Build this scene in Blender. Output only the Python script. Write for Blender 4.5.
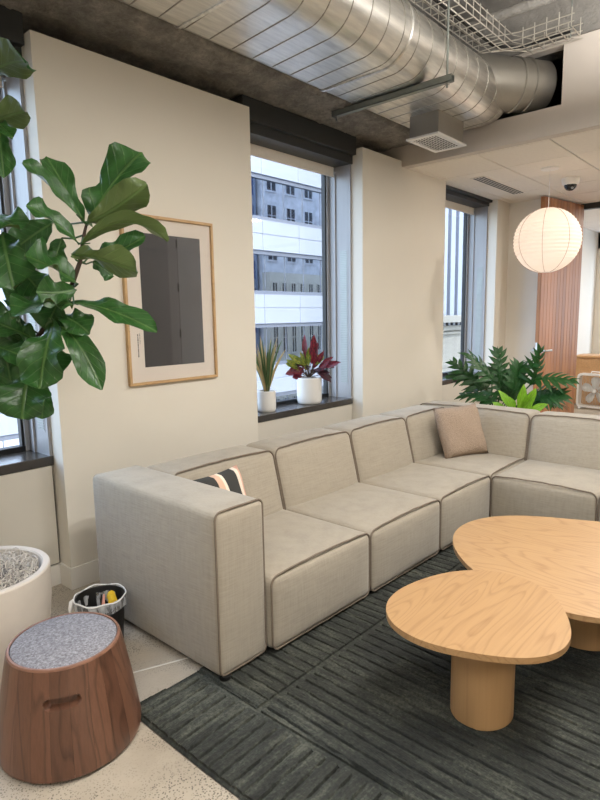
import bpy, bmesh, math, random
import numpy as np
from mathutils import Vector, Matrix, Quaternion
random.seed(7)
sc = bpy.context.scene
for o in list(bpy.data.objects): bpy.data.objects.remove(o)
COL = sc.collection
PI = math.pi

# ------------------------------------------------------------------ camera
F, PITCH, YAW, ROLL, CAMH = 574.2, -.143917, .73106, -.016653, 1.5
_f = Vector((math.cos(PITCH)*math.cos(YAW), math.cos(PITCH)*math.sin(YAW), math.sin(PITCH)))
_r = Vector((math.sin(YAW), -math.cos(YAW), 0)); _u = _r.cross(_f)
R2 = math.cos(ROLL)*_r + math.sin(ROLL)*_u; U2 = -math.sin(ROLL)*_r + math.cos(ROLL)*_u
EYE = Vector((0, 0, CAMH))
cam = bpy.data.cameras.new('camera'); cam_o = bpy.data.objects.new('camera', cam); COL.objects.link(cam_o)
cam.sensor_fit = 'VERTICAL'; cam.sensor_height = 32; cam.lens = F/800*32; cam.clip_start = .05; cam.clip_end = 400
m = Matrix.Identity(4)
for i in range(3): m[i][0] = R2[i]; m[i][1] = U2[i]; m[i][2] = -_f[i]; m[i][3] = EYE[i]
cam_o.matrix_world = m
sc.camera = cam_o
def ray(x, y): return _f + R2*((x-300)/F) + U2*((400-y)/F)
def at(x, y, t): return EYE + ray(x, y)*t                    # a pixel's direction at depth t (metres)
def onz(x, y, z): d = ray(x, y); return EYE + d*((z-CAMH)/d.z)

# ------------------------------------------------------------------ sky, exposure
w = bpy.data.worlds.new('sky'); sc.world = w; w.use_nodes = True
nt = w.node_tree; nt.nodes.clear()
_sky = nt.nodes.new('ShaderNodeTexSky'); _sky.sky_type = 'NISHITA'; _sky.sun_disc = False
_sky.sun_elevation = math.radians(42); _sky.sun_rotation = math.radians(200); _sky.air_density = 1.2; _sky.dust_density = 3.5; _sky.ozone_density = 1
_mx = nt.nodes.new('ShaderNodeMix'); _mx.data_type = 'RGBA'; _mx.inputs[0].default_value = .55
_sc = nt.nodes.new('ShaderNodeMix'); _sc.data_type = 'RGBA'; _sc.blend_type = 'MULTIPLY'; _sc.inputs[0].default_value = 1
_sc.inputs[7].default_value = (.34, .34, .34, 1)
nt.links.new(_sky.outputs[0], _sc.inputs[6]); nt.links.new(_sc.outputs[2], _mx.inputs[6]); _mx.inputs[7].default_value = (.80, .92, 1.12, 1)
_bg = nt.nodes.new('ShaderNodeBackground'); _bg.inputs[1].default_value = 4.0
_wo = nt.nodes.new('ShaderNodeOutputWorld')
nt.links.new(_mx.outputs[2], _bg.inputs[0]); nt.links.new(_bg.outputs[0], _wo.inputs[0])
vs = sc.view_settings; vs.view_transform = 'Standard'; vs.look = 'None'; vs.gamma = 1; vs.exposure = .5; vs.use_curve_mapping = False
try:
    sc.cycles.sample_clamp_indirect = 2.5; sc.cycles.blur_glossy = 1.0; sc.cycles.caustics_reflective = False; sc.cycles.caustics_refractive = False
    sc.cycles.max_bounces = 10; sc.cycles.diffuse_bounces = 5; sc.cycles.transparent_max_bounces = 16
except Exception: pass

# ------------------------------------------------------------------ materials
def lin(c):
    return tuple((v/12.92 if v <= .04045 else ((v+.055)/1.055)**2.4) for v in (x/255 for x in c))
class Mt:
    def __init__(s, name):
        s.m = bpy.data.materials.new(name); s.m.use_nodes = True; s.t = s.m.node_tree; s.b = s.t.nodes['Principled BSDF']; s.out = s.t.nodes['Material Output']
    def n(s, kind, **k):
        x = s.t.nodes.new('ShaderNode'+kind)
        for a, v in k.items(): setattr(x, a, v)
        return x
    def l(s, a, b): s.t.links.new(a, b)
    def coord(s, kind='Object', scale=(1,1,1), rot=(0,0,0)):
        c = s.n('TexCoord'); mp = s.n('Mapping'); mp.inputs['Scale'].default_value = scale; mp.inputs['Rotation'].default_value = rot
        s.l(c.outputs[kind], mp.inputs[0]); return mp.outputs[0]
    def noise(s, v, scale, detail=3, rough=.55, dist=0):
        x = s.n('TexNoise'); x.inputs['Scale'].default_value = scale; x.inputs['Detail'].default_value = detail
        x.inputs['Roughness'].default_value = rough; x.inputs['Distortion'].default_value = dist
        if v is not None: s.l(v, x.inputs['Vector'])
        return x.outputs['Fac']
    def ramp(s, fac, stops):
        r = s.n('ValToRGB'); e = r.color_ramp.elements
        while len(e) < len(stops): e.new(.5)
        for el, (p, c) in zip(e, stops): el.position = p; el.color = (*c, 1) if len(c) == 3 else c
        s.l(fac, r.inputs[0]); return r.outputs[0]
    def math(s, op, a, b=None):
        x = s.n('Math', operation=op)
        for i, v in enumerate((a, b)):
            if v is None: continue
            if isinstance(v, (int, float)): x.inputs[i].default_value = v
            else: s.l(v, x.inputs[i])
        return x.outputs[0]
    def mix(s, fac, a, b, mode='MIX'):
        x = s.n('Mix', data_type='RGBA', blend_type=mode)
        for i, v in ((0, fac), (6, a), (7, b)):
            if isinstance(v, (int, float)): x.inputs[i].default_value = v
            elif isinstance(v, tuple): x.inputs[i].default_value = (*v, 1) if len(v) == 3 else v
            else: s.l(v, x.inputs[i])
        return x.outputs[2]
    def bump(s, h, strength=.3, dist=.01):
        x = s.n('Bump'); x.inputs['Strength'].default_value = strength; x.inputs['Distance'].default_value = dist
        s.l(h, x.inputs['Height']); s.l(x.outputs[0], s.b.inputs['Normal'])
    def base(s, c):
        if isinstance(c, tuple): s.b.inputs['Base Color'].default_value = (*c, 1)
        else: s.l(c, s.b.inputs['Base Color'])
    def set(s, rough=None, metal=None, **k):
        if rough is not None: s.b.inputs['Roughness'].default_value = rough
        if metal is not None: s.b.inputs['Metallic'].default_value = metal
        for a, v in k.items(): s.b.inputs[a.replace('_', ' ')].default_value = v
        return s
def sh(c, k): return tuple(min(1, v*k) for v in c)
def plain(name, rgb, rough=.55, metal=0, var=.06, scale=6, bump=0, bscale=80, stretch=(1,1,1), bdist=.004):
    a = Mt(name); c = lin(rgb); v = a.coord(scale=stretch)
    a.base(a.ramp(a.noise(v, scale), [(.3, sh(c, 1-var)), (.7, sh(c, 1+var))]))
    a.set(rough, metal)
    if bump: a.bump(a.noise(v, bscale, 2), bump, bdist)
    return a.m
MAT = {}
MAT['wall'] = plain('wall_paint', (226,220,208), .75, var=.015, scale=2, bump=.12, bscale=220, bdist=.001)
MAT['white_wall'] = plain('white_paint', (232,228,220), .7, var=.01, scale=2)
MAT['panel'] = plain('white_panel_paint', (214,208,196), .45, var=.01)
MAT['soffit'] = plain('soffit_paint', (208,199,190), .8, var=.015)
MAT['tile'] = plain('ceiling_tile', (236,229,219), .9, var=.02, scale=30, bump=.2, bscale=260, bdist=.001)
MAT['darkmetal'] = plain('dark_bronze_metal', (58,60,60), .42, .3, var=.05)
MAT['frame'] = plain('grey_window_metal', (158,158,160), .45, .1, var=.04, stretch=(4,4,.3))
MAT['black'] = plain('black_rubber', (18,18,19), .5, var=.1)
MAT['sill'] = plain('sill_stone', (66,62,58), .22, var=.08, scale=12)
MAT['ceramic'] = plain('white_ceramic', (232,230,226), .3, var=.01)
MAT['planter'] = plain('planter_cement', (214,205,194), .65, var=.04, scale=9, bump=.15, bscale=120, bdist=.002)
MAT['soil'] = plain('dark_soil', (52,42,34), .95, var=.3, scale=60, bump=.6, bscale=90)
MAT['gravel'] = plain('grey_gravel', (128,124,120), .9, var=.35, scale=120, bump=.8, bscale=120)
MAT['moss'] = plain('dried_moss', (206,200,192), .9, var=.2, scale=40)
MAT['stem'] = plain('fig_bark', (62,48,38), .85, var=.2, scale=40, bump=.4, bscale=60)
MAT['steel'] = plain('brushed_steel', (180,180,178), .28, 1, var=.05, stretch=(1,1,30))
MAT['wire'] = plain('zinc_wire', (205,200,190), .4, .7, var=.05)
MAT['strut'] = plain('galvanised_strut', (150,156,152), .45, .8, var=.08, scale=14)
MAT['whiteplastic'] = plain('white_plastic', (235,233,230), .35, var=.01)
MAT['darkdome'] = plain('smoked_dome', (22,22,24), .08, var=.02)
MAT['brass_lamp'] = plain('lamp_housing', (235,232,226), .5)
MAT['bin'] = plain('bin_plastic', (20,20,21), .45, var=.1)
MAT['peel'] = plain('yellow_peel', (226,186,40), .5, var=.1, scale=30)
MAT['pinkstrip'] = plain('pink_wrapper', (205,140,120), .5, var=.1)
MAT['cabinet'] = plain('cabinet_oak', (205,160,112), .45, var=.08, scale=5, stretch=(1,8,8))
MAT['chalk'] = plain('joint_filler', (225,222,214), .8)
# metals
a = Mt('galvanised_duct'); v = a.coord(scale=(1, 1, 1))
a.base(a.ramp(a.noise(a.coord(scale=(.8, 6, 6)), 5, 4), [(.3, lin((206,205,202))), (.7, lin((242,240,235)))]))
r_ = a.n('MapRange'); a.l(a.noise(v, 6, 4), r_.inputs[0]); r_.inputs[3].default_value = .28; r_.inputs[4].default_value = .42
a.l(r_.outputs[0], a.b.inputs['Roughness']); a.set(metal=1); MAT['duct'] = a.m
MAT['ductgrey'] = plain('grey_duct_wrap', (168,164,156), .42, .85, var=.05)
# rough fireproofed concrete
a = Mt('fireproofed_concrete'); v = a.coord()
c1 = a.ramp(a.noise(v, 7, 6, .7), [(.36, lin((146,142,136))), (.5, lin((178,173,165))), (.64, lin((208,202,192)))])
a.base(a.mix(a.ramp(a.noise(v, 46, 4, .7), [(.35, (.55,.55,.55)), (.65, (1,1,1))]), lin((128,123,116)), c1))
a.set(.95); a.bump(a.noise(v, 34, 6, .75), 1, .06); MAT['beam'] = a.m
a = Mt('slab_concrete'); v = a.coord()
a.base(a.ramp(a.noise(v, 2, 5, .6), [(.3, lin((116,114,110))), (.7, lin((152,148,142)))])); a.set(.9); a.bump(a.noise(v, 18, 5, .7), .6, .03); MAT['slab'] = a.m
# polished aggregate floor
a = Mt('polished_concrete_floor'); v = a.coord()
vo = a.n('TexVoronoi'); vo.inputs['Scale'].default_value = 130; a.l(v, vo.inputs['Vector'])
spk = a.ramp(vo.outputs['Distance'], [(.28, (1,1,1)), (.42, (0,0,0))])
patch = a.ramp(a.noise(v, 3.4, 4, .6), [(.40, (.12,.12,.12)), (.56, (1,1,1))])
cloud = a.ramp(a.noise(v, 2.2, 5, .6), [(.3, lin((164,153,138))), (.7, lin((196,186,170)))])
dark = a.mix(vo.outputs['Color'], lin((58,55,50)), lin((150,142,130)))
fac = a.math('MULTIPLY', spk, patch)
a.base(a.mix(fac, cloud, dark)); a.set(.32); a.bump(a.noise(v, 60, 2), .05, .002); MAT['floor'] = a.m
# sofa linen
def fabric(name, rgb, streak=(10, 10, 190), var=.13, bump=.35, sheen=.25, rough=.9, second=None):
    a = Mt(name); c = lin(rgb)
    n1 = a.noise(a.coord(scale=streak), 1, 2, .5); n2 = a.noise(a.coord(scale=(streak[2], streak[2]*.3, streak[0])), 1, 2, .5)
    s = a.math('ADD', a.math('MULTIPLY', n1, .6), a.math('MULTIPLY', n2, .4))
    a.base(a.ramp(s, [(.32, sh(c, 1-var*1.6)), (.5, c), (.68, sh(c, 1+var))])); a.set(rough, Sheen_Weight=sheen, Sheen_Roughness=.5)
    wr = a.noise(a.coord(scale=(1, 1, 1)), 9, 3, .5)
    a.bump(a.math('ADD', a.math('MULTIPLY', s, .25), a.math('MULTIPLY', wr, .9)), bump, .012); return a.m
MAT['linen'] = fabric('oatmeal_linen', (160,151,136), var=.085)
MAT['piping'] = plain('piping_cord', (118,106,93), .9, var=.08, scale=80)  # same cloth as the linen, darkened: edge shadow put into the colour
MAT['boucle'] = plain('tan_boucle', (170,150,132), .95, var=.16, scale=130, bump=1, bscale=130, bdist=.012)
a = Mt('grey_felt'); v = a.coord()
a.base(a.ramp(a.noise(v, 120, 4, .75), [(.3, lin((92,92,98))), (.5, lin((134,134,142))), (.7, lin((172,172,180)))])); a.set(.95); a.bump(a.noise(v, 200, 2), .3, .002); MAT['felt'] = a.m
# striped pillow (flat weave stripes along the cushion)
a = Mt('striped_cotton'); g = a.n('TexCoord'); sp = a.n('SeparateXYZ'); a.l(g.outputs['UV'], sp.inputs[0])
r = a.n('ValToRGB'); r.color_ramp.interpolation = 'CONSTANT'
st = [(0, lin((56,56,54))), (.34, lin((222,186,160))), (.46, lin((240,226,208))), (.52, lin((56,56,54))), (.80, lin((236,220,204))), (.88, lin((214,168,150)))]
while len(r.color_ramp.elements) < len(st): r.color_ramp.elements.new(.5)
for el, (p, c) in zip(r.color_ramp.elements, st): el.position = p; el.color = (*c, 1)
a.l(sp.outputs[0], r.inputs[0]); a.base(r.outputs[0]); a.set(.9); a.bump(a.noise(a.coord(scale=(300,300,300)), 1, 2), .3, .002); MAT['stripe'] = a.m
# wood
def wood(name, light, dark, scale=(1, 5, 5), rot=(0,0,0), lines=14, contrast=.5, rough=.38, objrand=0, fine=(3, 120, 120)):
    a = Mt(name); L, D = lin(light), lin(dark)
    n = a.noise(a.coord(scale=scale, rot=rot), 1.3, 1.5, .45, .3)
    if objrand:
        oi = a.n('ObjectInfo'); n = a.math('ADD', n, a.math('MULTIPLY', oi.outputs['Random'], 3.7))
    fr = a.math('FRACT', a.math('MULTIPLY', n, lines))
    ring = a.ramp(fr, [(0, (.1,.1,.1)), (.6, (.15,.15,.15)), (.86, (1,1,1)), (1, (.1,.1,.1))])
    fn = a.noise(a.coord(scale=fine, rot=rot), 1, 3, .6)
    f = a.math('ADD', a.math('MULTIPLY', ring, contrast), a.math('MULTIPLY', a.math('SUBTRACT', fn, .5), .8))
    col = a.mix(f, L, D)
    if objrand:
        tint = a.ramp(oi.outputs['Random'], [(0, (.58,.54,.52)), (.4, (.9,.88,.86)), (.7, (1.15,1.1,1.06)), (1, (.72,.64,.6))])
        col = a.mix(objrand, col, tint, 'MULTIPLY')
    a.base(col); a.set(rough); a.bump(fn, .06, .002); return a.m
MAT['oak'] = wood('pale_oak', (178,141,98), (136,97,62), scale=(.55, 4.2, 3), lines=20, contrast=.42, rough=.42)
MAT['oak2'] = wood('pale_oak_large', (182,146,104), (140,101,66), scale=(4.0, .55, 3), lines=20, contrast=.42, rough=.42, fine=(120, 3, 120))
MAT['oakv'] = wood('pale_oak_upright', (184,146,102), (158,119,78), scale=(5, 5, .5), lines=5, contrast=.35, rough=.45, fine=(110,110,3))
MAT['walnut'] = wood('walnut_stave', (112,79,62), (66,45,35), scale=(7, 7, 1.1), lines=7, contrast=.6, rough=.36, objrand=.75, fine=(120,120,5))
MAT['walnut_rim'] = wood('walnut_rim', (140,102,84), (100,66,50), scale=(5,5,5), lines=5, contrast=.4, rough=.4)
MAT['frameoak'] = wood('oak_moulding', (196,162,118), (166,128,86), scale=(3, 3, 3), lines=6, contrast=.4, rough=.45)
MAT['doorwood'] = wood('reeded_cherry', (166,112,66), (120,75,40), scale=(12, 12, .5), lines=5, contrast=.4, rough=.42, objrand=.7, fine=(70,70,2))
# rug
a = Mt('charcoal_green_wool'); v = a.coord()
sx_ = a.n('SeparateXYZ'); a.l(v, sx_.inputs[0])
n1 = a.noise(v, 90, 3, .7); nY = a.noise(a.coord(scale=(36, 4, 1)), 1, 4, .65); nX = a.noise(a.coord(scale=(4, 34, 1)), 1, 4, .65); n3 = a.noise(v, 2.6, 3)
isl = a.math('LESS_THAN', sx_.outputs[0], 1.365); n2 = a.math('ADD', a.math('MULTIPLY', nX, isl), a.math('MULTIPLY', nY, a.math('SUBTRACT', 1, isl)))
s = a.math('ADD', a.math('MULTIPLY', n1, .32), a.math('ADD', a.math('MULTIPLY', n2, .40), a.math('MULTIPLY', n3, .30)))
a.base(a.ramp(s, [(.40, lin((20,22,20))), (.52, lin((46,49,44))), (.64, lin((88,90,80)))])); a.set(.85); a.bump(n1, .5, .006); MAT['rug'] = a.m
# leaves
def leafmat(name, top, vein, rough=.32, mottled=None, trans=.25, back=None):
    a = Mt(name); g = a.n('TexCoord'); sp = a.n('SeparateXYZ'); a.l(g.outputs['UV'], sp.inputs[0])
    u = a.math('ABSOLUTE', a.math('SUBTRACT', sp.outputs[0], .5)); vv = sp.outputs[1]
    side = a.math('FRACT', a.math('SUBTRACT', a.math('MULTIPLY', vv, 7), a.math('MULTIPLY', u, 4.2)))
    sv = a.ramp(side, [(0, (.75,.75,.75)), (.07, (0,0,0)), (.94, (0,0,0)), (1, (.75,.75,.75))])
    mid = a.ramp(u, [(0, (1,1,1)), (.016, (.9,.9,.9)), (.035, (0,0,0))])
    ve = a.math('MAXIMUM', sv, mid)
    T, V = lin(top), lin(vein)
    body = a.ramp(a.noise(a.coord('UV', (5,5,5)), 1, 3), [(.3, sh(T, .72)), (.7, sh(T, 1.3))])
    if mottled:
        body = a.mix(a.ramp(a.noise(a.coord('UV', (7,11,5)), 1, 3, .6), [(.45, (0,0,0)), (.58, (1,1,1))]), body, lin(mottled))
    col = a.mix(a.math('MULTIPLY', ve, .6), body, V)
    if back:
        ge = a.n('NewGeometry'); col = a.mix(ge.outputs['Backfacing'], col, a.mix(a.math('MULTIPLY', ve, .5), lin(back), V))
    a.base(col); a.set(rough)
    a.bump(a.math('ADD', ve, a.math('MULTIPLY', a.noise(a.coord('UV', (9,9,9)), 1, 2), .8)), .35, .006)
    if trans:
        tr = a.n('BsdfTranslucent'); a.l(col, tr.inputs[0]); mxs = a.n('MixShader'); mxs.inputs[0].default_value = trans
        a.l(a.b.outputs[0], mxs.inputs[1]); a.l(tr.outputs[0], mxs.inputs[2]); a.l(mxs.outputs[0], a.out.inputs[0])
    return a.m
MAT['fig'] = leafmat('fiddle_leaf', (48,88,40), (100,130,72), .3, back=(88,106,58))
MAT['philo'] = leafmat('split_leaf', (34,82,36), (70,120,58), .35)
MAT['lime'] = leafmat('lime_leaf', (132,188,50), (176,214,96), .4, trans=.35)
MAT['crot_red'] = leafmat('croton_red', (116,26,44), (190,70,80), .3, mottled=(52,20,30))
MAT['crot_green'] = leafmat('croton_green', (56,92,34), (206,190,60), .3, mottled=(150,150,48))
MAT['crot_dark'] = leafmat('croton_dark', (52,26,36), (150,60,80), .3)
MAT['blade_green'] = leafmat('blade_green', (76,100,58), (110,130,84), .45)
MAT['blade_tan'] = leafmat('blade_tan', (178,158,112), (200,186,140), .5)
# paper lantern
a = Mt('rice_paper'); a.base(lin((246,240,234))); a.set(.9)
tr = a.n('BsdfTranslucent'); tr.inputs[0].default_value = (*lin((252,243,236)), 1); mxs = a.n('MixShader'); mxs.inputs[0].default_value = .55
a.l(a.b.outputs[0], mxs.inputs[1]); a.l(tr.outputs[0], mxs.inputs[2]); a.l(mxs.outputs[0], a.out.inputs[0])
a.bump(a.noise(a.coord(), 40, 2), .2, .004); MAT['paper'] = a.m
MAT['lantern_wire'] = plain('lantern_wire', (150,112,90), .7)
def emit(name, col, s):
    a = Mt(name); a.base(col); a.b.inputs['Emission Color'].default_value = (*col, 1); a.b.inputs['Emission Strength'].default_value = s; return a.m
MAT['bulb'] = emit('warm_bulb', (1, .78, .5), 9)
MAT['led'] = emit('led_diffuser', (1, .96, .9), 9)
# glass, plastic film
def film(name, tint, alpha, rough=.03):
    a = Mt(name); t = a.n('BsdfTransparent'); t.inputs[0].default_value = (*tint, 1); g = a.n('BsdfGlossy'); g.inputs['Roughness'].default_value = rough
    fr = a.n('LayerWeight'); fr.inputs[0].default_value = .5; x = a.n('MixShader'); s = a.math('ADD', a.math('MULTIPLY', a.math('POWER', fr.outputs['Facing'], 5), .8), .02+alpha)
    a.l(s, x.inputs[0]); a.l(t.outputs[0], x.inputs[1]); a.l(g.outputs[0], x.inputs[2]); a.l(x.outputs[0], a.out.inputs[0]); a.base((.8,.85,.9)); return a.m
MAT['glass'] = film('window_glass', (.93, .96, .98), 0)
MAT['picglass'] = film('picture_glass', (.98, .98, .98), 0, .04)
a = Mt('clear_bag_film'); t = a.n('BsdfTransparent'); d = a.n('BsdfPrincipled'); d.inputs['Base Color'].default_value = (.85,.87,.9,1); d.inputs['Roughness'].default_value = .2
x = a.n('MixShader'); a.l(a.ramp(a.noise(a.coord(scale=(30,30,12)), 1, 3), [(.35, (.12,.12,.12)), (.65, (.6,.6,.6))]), x.inputs[0]); a.l(t.outputs[0], x.inputs[1]); a.l(d.outputs[0], x.inputs[2]); a.l(x.outputs[0], a.out.inputs[0]); MAT['bag'] = a.m
# print: a dark grey photographic print, lighter to its right
a = Mt('dark_grey_print'); g = a.coord('Object'); sp = a.n('SeparateXYZ'); a.l(g, sp.inputs[0])
a.base(a.mix(a.ramp(a.noise(g, 3, 3), [(.3, (.9,.9,.9)), (.7, (1.1,1.1,1.1))]), (0,0,0), a.ramp(a.math('ADD', sp.outputs[0], .5), [(0, lin((60,59,62))), (.43, lin((66,65,68))), (.46, lin((80,79,82))), (.59, lin((82,81,84))), (.60, lin((58,57,60))), (.612, lin((92,92,95))), (1, lin((98,98,101)))])))
a.set(.5); MAT['print'] = a.m
MAT['mat_board'] = plain('mat_board', (236,226,216), .9, var=.01)
MAT['ink'] = plain('print_ink', (30,30,30), .7)
# city
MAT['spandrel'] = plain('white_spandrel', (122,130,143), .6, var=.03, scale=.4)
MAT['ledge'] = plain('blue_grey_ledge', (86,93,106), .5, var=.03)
a = Mt('mirror_glazing'); a.base(lin((206,213,224))); a.set(.02, 1); MAT['mirror'] = a.m
MAT['mullion'] = plain('facade_mullion', (80,88,100), .5)
MAT['brick'] = plain('grey_brick_facade', (172,171,172), .9, var=.25, scale=1.2)
MAT['stone'] = plain('cream_stone', (172,165,150), .85, var=.08, scale=1)
MAT['darkpane'] = plain('dark_pane', (30,35,42), .15, var=.1)
MAT['bluepane'] = plain('blue_pane', (42,66,104), .15, var=.1)
MAT['fin'] = plain('tower_fin', (112,120,134), .6, var=.05)
MAT['asphalt'] = plain('asphalt', (70,70,72), .9)

# ------------------------------------------------------------------ mesh helpers
def bx(bm, x0, x1, y0, y1, z0, z1):
    vs_ = [bm.verts.new(p) for p in ((x0,y0,z0),(x1,y0,z0),(x1,y1,z0),(x0,y1,z0),(x0,y0,z1),(x1,y0,z1),(x1,y1,z1),(x0,y1,z1))]
    for f in ((0,3,2,1),(4,5,6,7),(0,1,5,4),(1,2,6,5),(2,3,7,6),(3,0,4,7)): bm.faces.new([vs_[i] for i in f])
def box(*a, bev=0, seg=2):
    bm = bmesh.new(); bx(bm, *a)
    if bev: bmesh.ops.bevel(bm, geom=bm.edges[:], offset=bev, segments=seg, affect='EDGES', profile=.5)
    return bm
def tube(bm, path, r, n=8, closed=False, cap=True):
    P = [Vector(p) for p in path]; k = len(P); rings = []; ref = None
    rs = r if isinstance(r, (list, tuple)) else [r]*k
    for i in range(k):
        if closed: t = P[(i+1) % k]-P[i-1]
        else: t = P[min(i+1, k-1)]-P[max(i-1, 0)]
        t.normalize()
        if ref is None: ref = t.orthogonal().normalized()
        ref = (ref - t*ref.dot(t)); ref = ref.normalized() if ref.length > 1e-6 else t.orthogonal().normalized()
        b = t.cross(ref)
        rings.append([bm.verts.new(P[i] + (ref*math.cos(2*PI*j/n) + b*math.sin(2*PI*j/n))*rs[i]) for j in range(n)])
    for i in range(k if closed else k-1):
        A, B = rings[i], rings[(i+1) % k]
        for j in range(n): bm.faces.new((A[j], A[(j+1) % n], B[(j+1) % n], B[j]))
    if cap and not closed: bm.faces.new(rings[0][::-1]); bm.faces.new(rings[-1])
def tubeb(path, r, n=8, closed=False): bm = bmesh.new(); tube(bm, path, r, n, closed); return bm
def lathe(prof, n=40, cx=0, cy=0, capb=True, capt=True):
    bm = bmesh.new(); rings = []
    for r, z in prof: rings.append([bm.verts.new((cx+r*math.cos(2*PI*j/n), cy+r*math.sin(2*PI*j/n), z)) for j in range(n)])
    for A, B in zip(rings, rings[1:]):
        for j in range(n): bm.faces.new((A[j], A[(j+1) % n], B[(j+1) % n], B[j]))
    if capb: bm.faces.new(rings[0][::-1])
    if capt: bm.faces.new(rings[-1])
    return bm
def prism(pts, z0, z1, bev=0, seg=3):
    bm = bmesh.new(); A = [bm.verts.new((x, y, z0)) for x, y in pts]; B = [bm.verts.new((x, y, z1)) for x, y in pts]; n = len(pts)
    bm.faces.new(A[::-1]); bm.faces.new(B)
    for i in range(n): bm.faces.new((A[i], A[(i+1) % n], B[(i+1) % n], B[i]))
    if bev:
        e = [e for e in bm.edges if abs(e.verts[0].co.z-e.verts[1].co.z) < 1e-6]
        bmesh.ops.bevel(bm, geom=e, offset=bev, segments=seg, affect='EDGES', profile=.5)
    return bm
def sphere(c, r, seg=20, ring=12, sz=1):
    bm = bmesh.new(); bmesh.ops.create_uvsphere(bm, u_segments=seg, v_segments=ring, radius=r)
    for v in bm.verts: v.co.z *= sz; v.co += Vector(c)
    return bm
def obj(name, bm, mat, parent=None, smooth=True, loc=None, mesh=None):
    if mesh is None:
        bmesh.ops.recalc_face_normals(bm, faces=bm.faces[:])
        mesh = bpy.data.meshes.new(name); bm.to_mesh(mesh); bm.free()
        if mat is not None: mesh.materials.append(mat if not isinstance(mat, str) else MAT[mat])
        if smooth and len(mesh.polygons):
            mesh.polygons.foreach_set('use_smooth', [True]*len(mesh.polygons))
            try: mesh.set_sharp_from_angle(angle=math.radians(40))
            except Exception: pass
    o = bpy.data.objects.new(name, mesh); COL.objects.link(o)
    if parent: o.parent = parent
    if loc is not None: o.location = loc
    return o
def leafobj(name, V, Fc, UV, mat, parent):
    me = bpy.data.meshes.new(name); me.from_pydata(V, [], Fc); uv = me.uv_layers.new(name='UVMap')
    for lo in me.loops: uv.data[lo.index].uv = UV[lo.vertex_index]
    me.materials.append(MAT[mat]); me.polygons.foreach_set('use_smooth', [True]*len(me.polygons)); me.update()
    o = bpy.data.objects.new(name, me); COL.objects.link(o); o.parent = parent; return o
def thing(name, label, cat, loc=(0,0,0), rotz=0, group=None):
    o = bpy.data.objects.new(name, None); COL.objects.link(o); o.location = loc; o.rotation_euler = (0,0,rotz); o.empty_display_size = .1
    o['label'] = label; o['category'] = cat
    if group: o['group'] = group
    return o
def tag(o, label, cat, group=None):
    o['label'] = label; o['category'] = cat
    if group: o['group'] = group
    return o
def struct(name, bm, mat, label=None, parent=None, smooth=False):
    o = obj(name, bm, mat, parent, smooth)
    if parent is None:
        o['kind'] = 'structure'
        if label: o['label'] = label; o['category'] = name.split('_')[0]
    return o
def sroot(name, label, cat, loc=(0,0,0)):
    o = thing(name, label, cat, loc); o['kind'] = 'structure'; return o

# ================================================================== SETTING
WY, PY, GY = 3.01, 3.125, 3.40          # pillar face, recessed panel face, glass plane
CZ = 2.87                                # tiled ceiling
FL = struct('floor', box(-3.6, 11.4, -4.2, 3.45, -.12, 0), 'floor', 'polished concrete floor with fine speckled aggregate')
d = Vector((.921, -.389, 0)); nrm = Vector((.389, .921, 0))
p0 = Vector((1.197, 2.067, 0)); bm = bmesh.new()
q = [p0-d*.62-nrm*.004, p0+d*1.2-nrm*.004, p0+d*1.2+nrm*.004, p0-d*.62+nrm*.004]
vsb = [bm.verts.new((p.x, p.y, .0)) for p in q]; vst = [bm.verts.new((p.x, p.y, .0015)) for p in q]
bm.faces.new(vst)
for i in range(4): bm.faces.new((vsb[i], vsb[(i+1) % 4], vst[(i+1) % 4], vst[i]))
obj('floor_joint', bm, 'chalk', FL, False)
struct('ceiling', box(-3.6, 4.9, -4.2, 3.45, 3.85, 4.05), 'slab', 'bare grey concrete slab above the ductwork')
# pillars of the window wall
PIL = [(-3.6, -2.69), (-1.38, .10), (1.41, 2.888), (4.206, 5.692), (7.005, 7.37)]
PLAB = ['beige painted wall pier at far end of window wall', 'beige painted wall pier before fig tree window', 'beige painted wall pier behind framed print', 'beige painted wall pier between the two distant windows', 'narrow beige wall pier in far corner by door']
for i, (x0, x1) in enumerate(PIL):
    top = 2.92 if x1 < 4.3 else (CZ if x0 > 5.7 else 2.92)
    if i == 3:
        bm = box(x0, 4.83, WY, 3.45, 0, 2.92); bx(bm, 4.83, x1, WY, 3.45, 0, CZ)
    else: bm = box(x0, x1, WY, 3.45, 0, top)
    pr = struct('wall_left' if i == 0 else 'wall_left.%03d' % i, bm, 'wall', PLAB[i])
    bb = bmesh.new(); bx(bb, x0-.012 if i else x0, x1+.012, WY-.012, WY, 0, .125); bx(bb, x0-.012, x0, WY, PY, 0, .125); bx(bb, x1, x1+.012, WY, PY, 0, .125)
    obj('baseboard', bb, 'white_wall', pr, False)
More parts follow.
